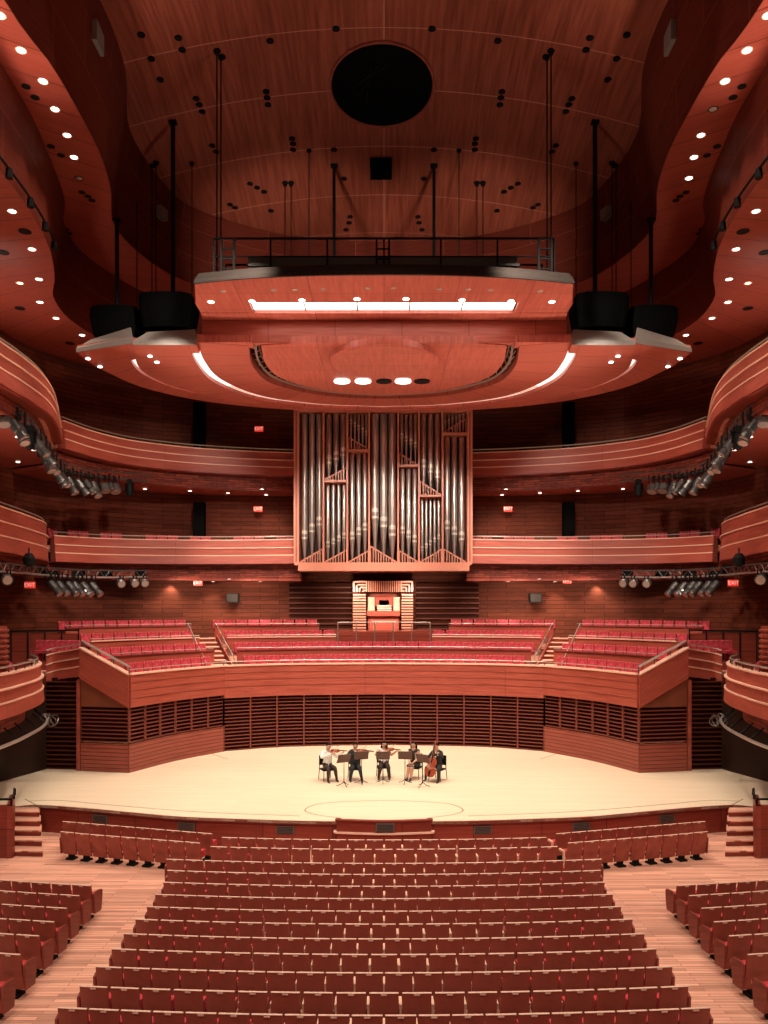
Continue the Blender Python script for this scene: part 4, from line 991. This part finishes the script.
_b = MB(); _b.box(-.268,.06,.50,-.222,.34,.56); _b.box(-.262,.06,.2,-.228,.14,.5); me_arm = _b.mesh('armrest', M['seatarm'])
_b = MB(); _b.box(-.12,-.02,0,.12,.22,.05); _b.box(-.07,.04,.05,.07,.16,.35); _b.box(-.2,.06,.24,.2,.12,.30); me_ped = _b.mesh('pedestal', M['black'])
def endpanel(s):
    b = MB(); prof = [(-.02,.17),(.24,.17),(.27,.3),(.30,.58),(.26,.63),(.02,.66),(-.06,.62),(-.05,.4)]
    vs = [(s*.25,y,z) for y, z in prof]+[(s*.29,y,z) for y, z in prof]; n = len(prof)
    b.add(vs, [list(range(n))[::-1], list(range(n,2*n))]+[[i,(i+1)%n,n+(i+1)%n,n+i] for i in range(n)])
    return b.mesh('end_panel', M['panel'])
me_end = {-1: endpanel(-1), 1: endpanel(1)}
YC = 57.0
seats = []   # (x, y, rz, block, row, k, end)
def seatrow(R, a0, a1, block, row, pitch=.497, ends=(0,0)):
    n = max(1, round(abs(a1-a0)*R/pitch))
    if block == 'centre' and (n+row) % 2: n += 1
    for k in range(n):
        a = a0+(a1-a0)*(k+.5)/n; x = R*math.sin(a); y = YC-R*math.cos(a)
        e = (-1 if k == 0 and ends[0] else (1 if k == n-1 and ends[1] else 0))
        seats.append((x, y, a, block, row, k, e))
Dr = [22.05,21.04,19.7,18.76,17.85,16.99,16.2,15.46,14.69,13.96,13.19,12.44,11.7,10.96]
ex = [215,215,217,216,220,227.5,236,248,259,271.5,286.5,303,324,348]
for r in range(14):
    R = YC-Dr[r]+.1
    def ang(px):   # bearing -> angle on the row
        t = px/F; a = 0
        for _ in range(50): a = math.asin(max(-.9, min(.9, t*(YC-R*math.cos(a))/R)))
        return a
    A = ang(ex[r])
    if r < 2:
        seatrow(R, -ang(162 if r == 0 else 174), ang(162 if r == 0 else 174), 'centre', r, .53)
        p0, p1 = ((-9.58,23.96),(-4.8,22.62)) if r == 0 else ((-9.2,22.86),(-4.9,21.6)); n = 10 if r == 0 else 9
        for k in range(n):
            t = (k+.5)/n; x = p0[0]+(p1[0]-p0[0])*t; y = p0[1]+(p1[1]-p0[1])*t; rz = math.atan2(p1[1]-p0[1], p1[0]-p0[0])
            seats.append((x, y, rz, 'front left', r, k, -1 if k == 0 else 0)); seats.append((-x, y, -rz, 'front right', r, n-1-k, 1 if k == 0 else 0))
    else: seatrow(R, -A, A, 'centre', r, .5, (1,1))
# side blocks: aisle end positions
side_end = [(92.5,884),(81,894),(68.5,906.5),(56,920),(41,934),(22.5,952.5),(0,974)]
for r, (px, py) in enumerate(side_end):
    D = 4233/(py-644.8); x = (px-CX)*D/F; y = D+.1
    R = math.hypot(x, YC-y); a = math.atan2(-x, YC-y); p = .5
    ncol = 6 if r < 2 else (5 if r < 4 else 4 if r < 5 else 3)
    for sx, nm in ((-1,'left side'),(1,'right side')):
        for k in range(ncol+1):
            an = sx*(a+(k+.5)*p/R); seats.append((R*math.sin(an), YC-R*math.cos(an), an, nm, r, k, -sx if k == 0 else 0))
seats.sort(key=lambda s: s[1])
def visible(s):
    x, y = s[0], s[1]; return abs(x)/y*F < 384+26 and y > 10.5
seats = [s for s in seats if visible(s)]
proto = {}
def make_seat(end):
    t = empty('theatre_chair', (0,0,-50))
    inst('back_panel', me_back, t); inst('top_cap', me_cap, t); inst('cushion', me_cush, t); inst('armrest', me_arm, t); inst('pedestal', me_ped, t)
    if end: inst('end_panel', me_end[end], t)
    return t
rest = MB()
nb = {}
for s in seats: nb.setdefault((s[3], s[4]), []).append(s[5])
for i, (x, y, rz, block, row, k, end) in enumerate(seats):
    z = zf(y)
    if i < 318:
        t = make_seat(end) if end not in proto else copy_tree(proto[end])
        proto.setdefault(end, t); t.location = (x,y,z); t.rotation_euler = (0,0,rz)
        if 'side' in block: lb = f'wood-backed hall seat, {block} block, {ORD[row]} row from the stage, {ORD[k]} from the aisle'
        else: lb = f'wood-backed hall seat, {block} block, {ORD[row]} row from the stage, {ORD[k]} from its left end'
        tag(t, lb, 'seat', f'wood-backed seats of the {block} block')
    else:
        Mx = Matrix.Translation((x,y,z)) @ Matrix.Rotation(rz, 4, 'Z')
        for me, mi in ((me_back,0),(me_cap,1),(me_cush,2),(me_arm,3),(me_ped,4))+(((me_end[end],5),) if end else ()):
            rest.add([Mx @ v.co for v in me.vertices], [list(p.vertices) for p in me.polygons]); 
            rest.mi = getattr(rest, 'mi', [])+[mi]*len(me.polygons)
if rest.f:
    o = rest.build('front_seats', M['seatwood'])
    for k in ('seatcap','red','seatarm','black','panel'): o.data.materials.append(M[k])
    o.data.polygons.foreach_set('material_index', rest.mi)
    tag(o, 'rows of wood-backed seats nearest the stage apron, seen from behind', 'seats', 'wood-backed seats', 'stuff')
print('SEATS', len(seats), 'choir', nseat)

# ================================================================ MUSICIANS
def skin_body(name, joints, edges, mats, parent, cuts=2):
    """joints: {key: (co, radius, matkey)}; edges: list of (a, b); one continuous surface grown from a skeleton"""
    keys = list(joints); idx = {k: i for i, k in enumerate(keys)}
    me = bpy.data.meshes.new('skeleton'); me.from_pydata([tuple(joints[k][0]) for k in keys], [(idx[a], idx[b]) for a, b in edges], [])
    o = bpy.data.objects.new('skeleton', me); COL.objects.link(o)
    o.modifiers.new('s', 'SKIN'); me.update()
    for i, k in enumerate(keys):
        sv = me.skin_vertices[0].data[i]; r = joints[k][1]; gk = 1.0 if k[0] in 'ft' else 1.22; sv.radius = (r*gk, r*gk) if not isinstance(r, tuple) else (r[0]*gk, r[1]*gk); sv.use_root = (i == 0)
    ms = o.modifiers.new('sub', 'SUBSURF'); ms.levels = cuts; ms.render_levels = cuts
    bpy.context.view_layer.update()
    dg = bpy.context.evaluated_depsgraph_get(); ev = o.evaluated_get(dg); nm = bpy.data.meshes.new_from_object(ev)
    bpy.data.objects.remove(o)
    nm.name = name; nm.materials.clear()
    for m_ in mats: nm.materials.append(M[m_])
    segs = [(Vector(joints[a][0]), Vector(joints[b][0]), mats.index(joints[b][2])) for a, b in edges]
    mi = []
    for p in nm.polygons:
        c = p.center; best = (9e9, 0)
        for a, b, m_ in segs:
            d = b-a; t = max(0, min(1, (c-a).dot(d)/max(1e-9, d.length_squared))); dd = (a+d*t-c).length
            if dd < best[0]: best = (dd, m_)
        mi.append(best[1])
    nm.polygons.foreach_set('material_index', mi); nm.polygons.foreach_set('use_smooth', [True]*len(nm.polygons))
    r = bpy.data.objects.new(name, nm); COL.objects.link(r); r.parent = parent; return r
def person(loc, yaw, label, top, legs, feet, rh, lh, re, le, hair='short', lean=0, knees=(.13,-.44,.13,-.42), shins=None, sleeves=True, headturn=(0,-.02), skirt=False):
    e = empty('person', loc, yaw, label, 'person')
    sk = 'skin'; slv = top if sleeves else sk
    J = {}; E = []
    def add(k, co, r, m, par=None):
        J[k] = (Vector(co), r, m)
        if par: E.append((par, k))
    add('pelvis', (0,.02,.50), .13, legs); add('spine', (0,.0+lean*.4,.72), (.135,.11), top, 'pelvis'); add('chest', (0,-.02+lean,.93), (.16,.115), top, 'spine'); add('upper', (0,-.02+lean,1.04), (.10,.085), top, 'chest')
    add('neck', (0,-.035+lean,1.12), .05, sk, 'upper'); hx, hy = headturn
    add('jaw', (hx*.5,-.055+lean+hy*.5,1.19), (.068,.075), sk, 'neck'); add('skull', (hx,-.05+lean+hy,1.28), (.082,.095), sk, 'jaw'); add('crown', (hx,-.04+lean+hy,1.335), .055, sk, 'skull')
    for s, n, hand, elb in ((-1,'r',rh,re),(1,'l',lh,le)):
        add('sh'+n, (s*.17,-.01+lean,1.03), .062, top, 'upper'); add('el'+n, elb, .045, slv, 'sh'+n)
        hand = Vector(hand); fo = (hand-Vector(elb)).normalized(); add('wr'+n, hand-fo*.06, .03, sk if not sleeves else slv, 'el'+n); add('pa'+n, hand, (.034,.02), sk, 'wr'+n)
        sidev = fo.cross(Vector((0,0,1))).normalized(); dn = Vector((0,0,-1))
        for f in range(4):
            b = hand+fo*.045+sidev*(.027-.018*f); ln = (.036,.042,.038,.03)[f]
            add(f'f{f}a{n}', b, .0095, sk, 'pa'+n); add(f'f{f}b{n}', b+fo*ln+dn*.012, .009, sk, f'f{f}a{n}'); add(f'f{f}c{n}', b+fo*ln*1.3+dn*.042, .008, sk, f'f{f}b{n}')
        tb = hand+sidev*.04*1+dn*.01
        add('t1'+n, tb, .011, sk, 'pa'+n); add('t2'+n, tb+fo*.035+dn*.02, .009, sk, 't1'+n)
        kx, ky = (knees[0], knees[1]) if s < 0 else (knees[2], knees[3])
        add('hip'+n, (s*.095,-.03,.50), .095, legs, 'pelvis'); add('kn'+n, (s*kx,ky,.50), .066, legs, 'hip'+n)
        ax, ay = feet[0 if s < 0 else 1]; sh = legs if not skirt else sk
        add('cf'+n, (s*kx*.5+ax*.5,ky*.55+ay*.45+.02,.32), .056, sh, 'kn'+n); add('an'+n, (ax,ay,.10), .038, sh, 'cf'+n)
        dirf = Vector((ax*.15,-1,0)).normalized(); add('he'+n, (ax,ay+.01,.05), .036, 'shoe', 'an'+n); add('to'+n, (ax+dirf.x*.16,ay+dirf.y*.16,.033), .03, 'shoe', 'he'+n)
    mats = list(dict.fromkeys([legs, top, 'skin', 'shoe', slv]))
    skin_body('body', J, E, mats, e)
    hd = Vector((hx,-.05+lean+hy,1.27))
    mb = MB(); mb.sphere(hd+Vector((0,.02,.035)), .098, 14, 9, (.95,1.03,.82))
    mb.v = [v for v in mb.v]
    if hair == 'long':
        for k in range(9):
            a = PI*(k/8); c = Vector((.085*math.cos(a), .02+.075*math.sin(a), .02))
            mb.tube([hd+c, hd+c*1.15+Vector((0,.02,-.14)), hd+c*1.05+Vector((0,.03,-.32))], [.035,.04,.012], 7)
    mb.build('hair', M['hair'], e, smooth=True)
    mb = MB()
    mb.sphere(hd+Vector((0,-.098,-.02)), .016, 8, 6, (.8,1.1,1.5)); 
    for s in (-1,1): mb.sphere(hd+Vector((s*.083,.005,-.015)), .022, 8, 6, (.5,.9,1.4))
    mb.build('nose_and_ears', M['skin'], e, smooth=True)
    mb = MB()
    for s in (-1,1): mb.sphere(hd+Vector((s*.032,-.084,.005)), .011, 8, 6)
    mb.build('eyes', M['hair'], e)
    MB().sphere(hd+Vector((0,-.085,-.062)), .018, 8, 5, (1.3,.5,.35)).build('mouth', M['red'], e)
    if skirt:
        mb = MB(); rows = []
        for t in range(7):
            y = .12-.52*t/6; rows.append([Vector((.21*math.cos(a)*(1-.1*t/6), y, .505+(.12-.02*t/6)*math.sin(a))) for a in [2*PI*i/16 for i in range(17)]])
        mb.grid(rows); mb.build('skirt', M[top], e, smooth=True)
    if top == 'suit' and not skirt:
        MB().prism([(-.035,0),(.035,0),(.02,.2),(-.02,.2)], -.01, .01, Matrix.Translation((0,-.13+lean,.86)) @ Matrix.Rotation(PI/2-.1, 4, 'X')).build('shirt_front', M['shirt'], e)
    return e
def fiddle_outline(n=40):
    pts = []
    for i in range(n):
        a = 2*PI*i/n; y = math.cos(a); x = abs(math.sin(a))
        w_ = (.5*(1-.12*(y > 0)*y))*(1-.32*math.exp(-((y-.12)/.26)**2)); pts.append((math.copysign(w_*x**.7, math.sin(a)), y*.87))
    return pts
def fiddle(name, L, loc, d, nrm, label, mat, pin=0):
    """body length L, points along d from tail to scroll, belly normal nrm"""
    d = Vector(d).normalized(); nrm = Vector(nrm); nrm = (nrm-d*nrm.dot(d)).normalized(); x = d.cross(nrm)
    R = Matrix((x, d, nrm)).transposed().to_4x4()
    e = empty(name, loc, 0, label, 'instrument'); e.rotation_euler = R.to_euler()
    s = L/1.74; o = [(p[0]*s*1.15, (p[1]+.87)*s) for p in fiddle_outline()]
    MB().prism(o, -.055*L, .055*L).build('body', M[mat], e)
    MB().box(-.035*L,L*.72,.055*L,.035*L,L*1.72,.085*L).build('fingerboard', M['hair'], e)
    mb = MB(); mb.box(-.03*L,L*.97,.0,.03*L,L*1.75,.055*L); mb.sphere((0,L*1.78,.01*L), .055*L, 10, 7); mb.tube([(-.1*L,L*1.68,.02*L),(.1*L,L*1.68,.02*L)], .015*L, 5); mb.build('neck', M[mat], e)
    MB().box(-.11*L,L*.42,.055*L,.11*L,L*.44,.13*L).build('bridge', M['seatarm'], e); MB().prism([(-.03*L,.02*L),(.03*L,.02*L),(.05*L,.32*L),(-.05*L,.32*L)], .06*L, .085*L).build('tailpiece', M['hair'], e)
    mb = MB()
    for k in range(4): mb.tube([(-.03*L+.02*L*k,L*.3,.1*L),(-.03*L+.02*L*k,L*.43,.14*L),(-.015*L+.01*L*k,L*1.68,.09*L)], max(.0012,.004*L), 4)
    mb.build('string', M['steel'], e)
    if pin: MB().tube([(0,0,0),(0,-pin,0)], .008, 6).build('endpin', M['steel'], e)
    return e
def bow(a, b, label):
    a, b = Vector(a), Vector(b); e = empty('bow', a, 0, label, 'bow'); d = b-a
    MB().tube([(0,0,0), d*.5+Vector((0,0,.012)), d], .006, 5).build('stick', M['bowhair'], e); MB().tube([Vector((0,0,-.02)), d+Vector((0,0,-.015))], .003, 4).build('bow_hair', M['ivory'], e); MB().sphere((0,0,-.01), .018).build('frog', M['hair'], e)
def chair(loc, yaw, label):
    e = empty('musician_chair', loc, yaw, label, 'chair', 'black chairs on the stage')
    b = MB(); b.sweep([(-.23,-.22),(-.23,.2),(-.2,.24),(.2,.24),(.23,.2),(.23,-.22)], [(0,.38),(0,.42),(.01,.42),(.01,.38)], 1); b.box(-.225,-.24,.375,.225,.235,.425); b.build('seat', M['black'], e)
    b = MB(); b.sweep([(-.22,.235),(-.1,.275),(.1,.275),(.22,.235)], [(0,.52),(-.01,.7),(.0,.88),(.035,.88),(.035,.52)], 1); b.build('backrest', M['black'], e)
    for s in (-1,1):
        MB().tube([(s*.22,-.2,.38),(s*.235,-.24,0)], .016, 6).build('leg', M['darksteel'], e); MB().tube([(s*.21,.27,.86),(s*.215,.25,.45),(s*.235,.31,0)], .016, 6).build('leg', M['darksteel'], e)
    return e
def music_stand(loc, yaw, label, h=1.0, tiltd=.5):
    e = empty('music_stand', loc, yaw, label, 'music stand', 'music stands on the stage')
    MB().tube([(0,0,.1),(0,0,h-.14)], [.016,.012], 8).build('pole', M['black'], e)
    for k in range(3):
        a = 2*PI*k/3+.5; MB().tube([(0,0,.16),(.13*math.cos(a),.13*math.sin(a),.05),(.27*math.cos(a),.27*math.sin(a),.012)], .012, 5).build('leg', M['black'], e)
    Mx = Matrix.Translation((0,0,h)) @ Matrix.Rotation(tiltd, 4, 'X')
    b = MB(); b.box(-.25,-.012,-.17,.25,.006,.17,Mx); b.box(-.25,-.0,-.17,.25,.06,-.155,Mx); b.build('desk', M['deskm'], e)
    b = MB(); b.box(-.2,.006,-.155,-.005,.012,.13,Mx); b.box(.005,.006,-.155,.2,.012,.13,Mx); b.build('sheet_music', M['ivory'], e)
M['deskm'] = plain('dark brown stand desk', (.075,.030,.022), .5)
def sp_(px, py): return atz(px, py, ZS)
def setpt(px, py): p = sp_(px, py); return (p.x, p.y, ZS)
def w2(loc, yaw, v):
    c, s = math.cos(yaw), math.sin(yaw); return Vector((loc[0]+c*v[0]-s*v[1], loc[1]+s*v[0]+c*v[1], loc[2]+v[2]))
def wd(yaw, v): c, s = math.cos(yaw), math.sin(yaw); return Vector((c*v[0]-s*v[1], s*v[0]+c*v[1], v[2]))
vn_d = Vector((.78,-.62,.02)); vn_0 = Vector((.075,-.10,1.085)); lhand = vn_0+vn_d*.50+Vector((0,0,-.03)); contact = vn_0+vn_d*.19+Vector((0,0,.05)); bd = Vector((.66,.72,.28)).normalized(); rh_ = contact-bd*.32
def violinist(loc, yaw, label, ch, instl, bowl, L=.36, **kw):
    person(loc, yaw, label, rh=rh_, lh=lhand, re=(-.33,-.20,.88), le=(.27,-.20,.86), headturn=(.02,-.035), **kw)
    fiddle('violin' if L < .37 else 'viola', L, w2(loc, yaw, vn_0), wd(yaw, vn_d), wd(yaw, (-.25,-.25,1)), instl, 'violin')
    bow(w2(loc, yaw, rh_+Vector((0,0,-.01))), w2(loc, yaw, rh_+bd*.68), bowl)
    chair(loc, yaw, ch)
P1 = setpt(327.5,780); violinist(P1, .45, 'violinist in a white shirt and dark trousers seated at the left end', 'black chair under the white-shirted violinist', 'violin held by the white-shirted player at the left', 'violin bow of the white-shirted player', top='shirt', legs='trousers', feet=[(-.16,-.47),(.2,-.40)], hair='short')
P2 = setpt(355,779.3); violinist(P2, .12, 'viola player in black suit seated second from left', 'black chair under the black-suited viola player', 'viola held by the black-suited player second from left', 'bow of the black-suited viola player', L=.40, top='suit', legs='suit', feet=[(-.2,-.42),(.20,-.62)], hair='short')
P3 = setpt(383.5,777.5); violinist(P3, .10, 'violinist with long dark hair in a white top seated in the middle', 'black chair under the long-haired violinist in white', 'violin held by the long-haired player in the middle', 'violin bow of the long-haired player in white', top='shirt', legs='trousers', feet=[(-.22,-.40),(.16,-.44)], hair='long', sleeves=False)
P4 = setpt(414.5,778); person(P4, -.35, 'woman with long dark hair in a sleeveless black dress seated fourth from left', 'suit', 'suit', [(-.12,-.52),(.02,-.54)], (-.07,-.36,.66), (.08,-.36,.66), (-.24,-.12,.78), (.24,-.12,.78), 'long', -.05, (.07,-.46,.06,-.46), sleeves=False, skirt=True)
chair(P4, -.35, 'black chair under the woman in the black dress')
P5 = setpt(437.5,780); person(P5, -.55, 'cellist in a dark suit seated at the right end', 'suit', 'suit', [(-.28,-.40),(.26,-.44)], (-.16,-.44,.62), (.13,-.26,1.06), (-.30,-.22,.80), (.30,-.17,.86), 'short', -.03, (.25,-.40,.25,-.40))
chair(P5, -.55, 'black chair under the cellist')
cd = Vector((.06,.22,.86)).normalized(); c0 = Vector((-.05,-.54,.20))
fiddle('cello', .72, w2(P5, -.55, c0), wd(-.55, cd), wd(-.55, (-.15,-1,.15)), 'reddish brown cello held between the knees of the suited player', 'cello', .27)
hnd = Vector((-.16,-.48,.60)); bow(w2(P5, -.55, hnd), w2(P5, -.55, hnd+Vector((.55,-.30,-.03))), 'cello bow in the right hand of the suited player')
for (px, py, yaw, lb, h) in [(344,786,.5,'music stand in front of the white-shirted violinist at the left',.98),(361.5,783.5,.15,'music stand in front of the black-suited viola player',1.02),(383,783,0,'music stand in front of the long-haired violinist in the middle',1.0),(405,783.5,-.12,'music stand in front of the woman in the black dress',1.02),(422.5,786.5,-.6,'music stand in front of the cellist',1.0)]:
    music_stand(setpt(px, py), yaw, lb, h, .45)

# ================================================================ LIGHT
W = bpy.data.worlds.new('ambient fill'); SC.world = W; W.use_nodes = True
W.node_tree.nodes['Background'].inputs[0].default_value = (1,.68,.50,1); W.node_tree.nodes['Background'].inputs[1].default_value = .15  # dim warm fill added all round, no such source in the hall
def L_(p, t, e, s=70, b=.6, c=(1,.88,.745), r=.35): return spot(p, t, e, s, b, c, r)
# stage wash from the canopy
for x in (-7.5,-2.6,2.6,7.5): L_((x,30.6,17.1), (x*1.0,30.5,ZS), 2350, 92)
for x in (-6,6): L_((x,35.5,17.1), (x*.9,35.2,ZS), 1350, 90)
# house lights in the dome; unseen rear spots added to brighten apron and seats
for x, y in ((-6,14),(6,14),(0,12),(-7,20),(7,20),(0,19)): L_((x,y,28.0), (x*1.0,y+2.5,0), 2900, 75, .8)
for x in (-8,0,8): L_((x,1.5,19), (x*.9,19,0), 5200, 62, .8)
# choir and organ
for x in (-8,-3,3,8): L_((x,28.3,18.2), (x*1.25,40,5.5), 3400, 62)
for x in (-3,3): L_((x,33.5,17.0), (x*.7,43,10.5), 3200, 50)
for sx in (-1,1):
    L_((sx*3,24,20.5), (sx*15.5,40,12), 5000, 48)  # spots added in open air to light side walls and balcony boxes
    L_((sx*2,16,19.0), (sx*12.6,27,14), 3800, 42)
    L_((sx*5.5,30,16.8), (sx*12.5,42,11), 2500, 60)
    L_((sx*3,22,24), (sx*12,26,4.5), 3200, 50)
    # soffit downlights
    for px, py, k in s1[:6]:
        p = atz(px, py, Z1-.25); spot((p.x*sx,p.y,p.z), (p.x*sx*.97,p.y,0), 300, 72, .6)
    for px, py, k in s2:
        p = atz(px, py, Z2-.25); spot((p.x*sx,p.y,p.z), (p.x*sx,p.y,0), 220, 110, .6)
    for px, py in ud1+ud2[4:]:
        z = 8.6 if (px, py) in ud1 else 13.6; D = min(dz(py, z), 45.3); p = at(px, py, D); spot((p.x*sx,D,z), (p.x*sx,D+.35,0), 170, 110, .7)
    # catwalk uplights on the far end of the dome
    L_((sx*4.0,32,20.3), (sx*4.5,43.5,25.6), 2600, 74, 1.0)
    for x, D in ((1.6,43.0),(7.5,43.6),(11,42.6)): spot((x*sx,D-.2,8.3), (x*sx,D+3,6.6), 420, 120, .8)  # extra spots without fixtures, added to brighten wall and console under the balcony
    L_((sx*6,40.5,6.9), (sx*8,44.5,8.9), 160, 140, .9)  # uplight added at terrace level to brighten the balcony soffit
    # spots added near the lower trusses to brighten the canopy underside
    L_((sx*14.0,32.2,7.9), (sx*2.5,30.5,17.8), 4200, 62, .9); L_((sx*13.4,36.0,7.9), (sx*4,36,17.4), 2500, 62, .9)
    L_((sx*6,36,16.8), (sx*7.2,44,10.3), 3600, 46, .9)  # spot added to brighten the balcony parapets beside the organ
    # added uplights without fixtures, put in to brighten the soffits
    L_((sx*11.7,18.5,16.0), (sx*10.7,22.6,Z1), 4300, 40, .9)
    L_((sx*4,30.4,20.4), (sx*5,29,29), 380, 140, .8)  # wide fill added above the catwalk to lift the dome
    L_((sx*15.8,33,16.6), (sx*15,33.5,Z2), 350, 120)
    L_((sx*15.2,27,10.4), (sx*14.6,29,13.8), 600, 120)

# ================================================================ CAMERA
cam = bpy.data.cameras.new('camera'); co = bpy.data.objects.new('camera', cam); COL.objects.link(co); SC.camera = co
co.location = (0,0,H); co.rotation_euler = (PI/2,0,0)
cam.sensor_fit = 'HORIZONTAL'; cam.sensor_width = 36; cam.lens = 36*F/768; cam.shift_y = (CY-512)/768; cam.clip_end = 200
vs = SC.view_settings; vs.view_transform = 'Standard'; vs.look = 'None'; vs.gamma = 1; vs.use_curve_mapping = False; vs.exposure = .12
SC.cycles.use_denoising = True; SC.cycles.max_bounces = 6; SC.cycles.diffuse_bounces = 4; SC.cycles.sample_clamp_indirect = 6
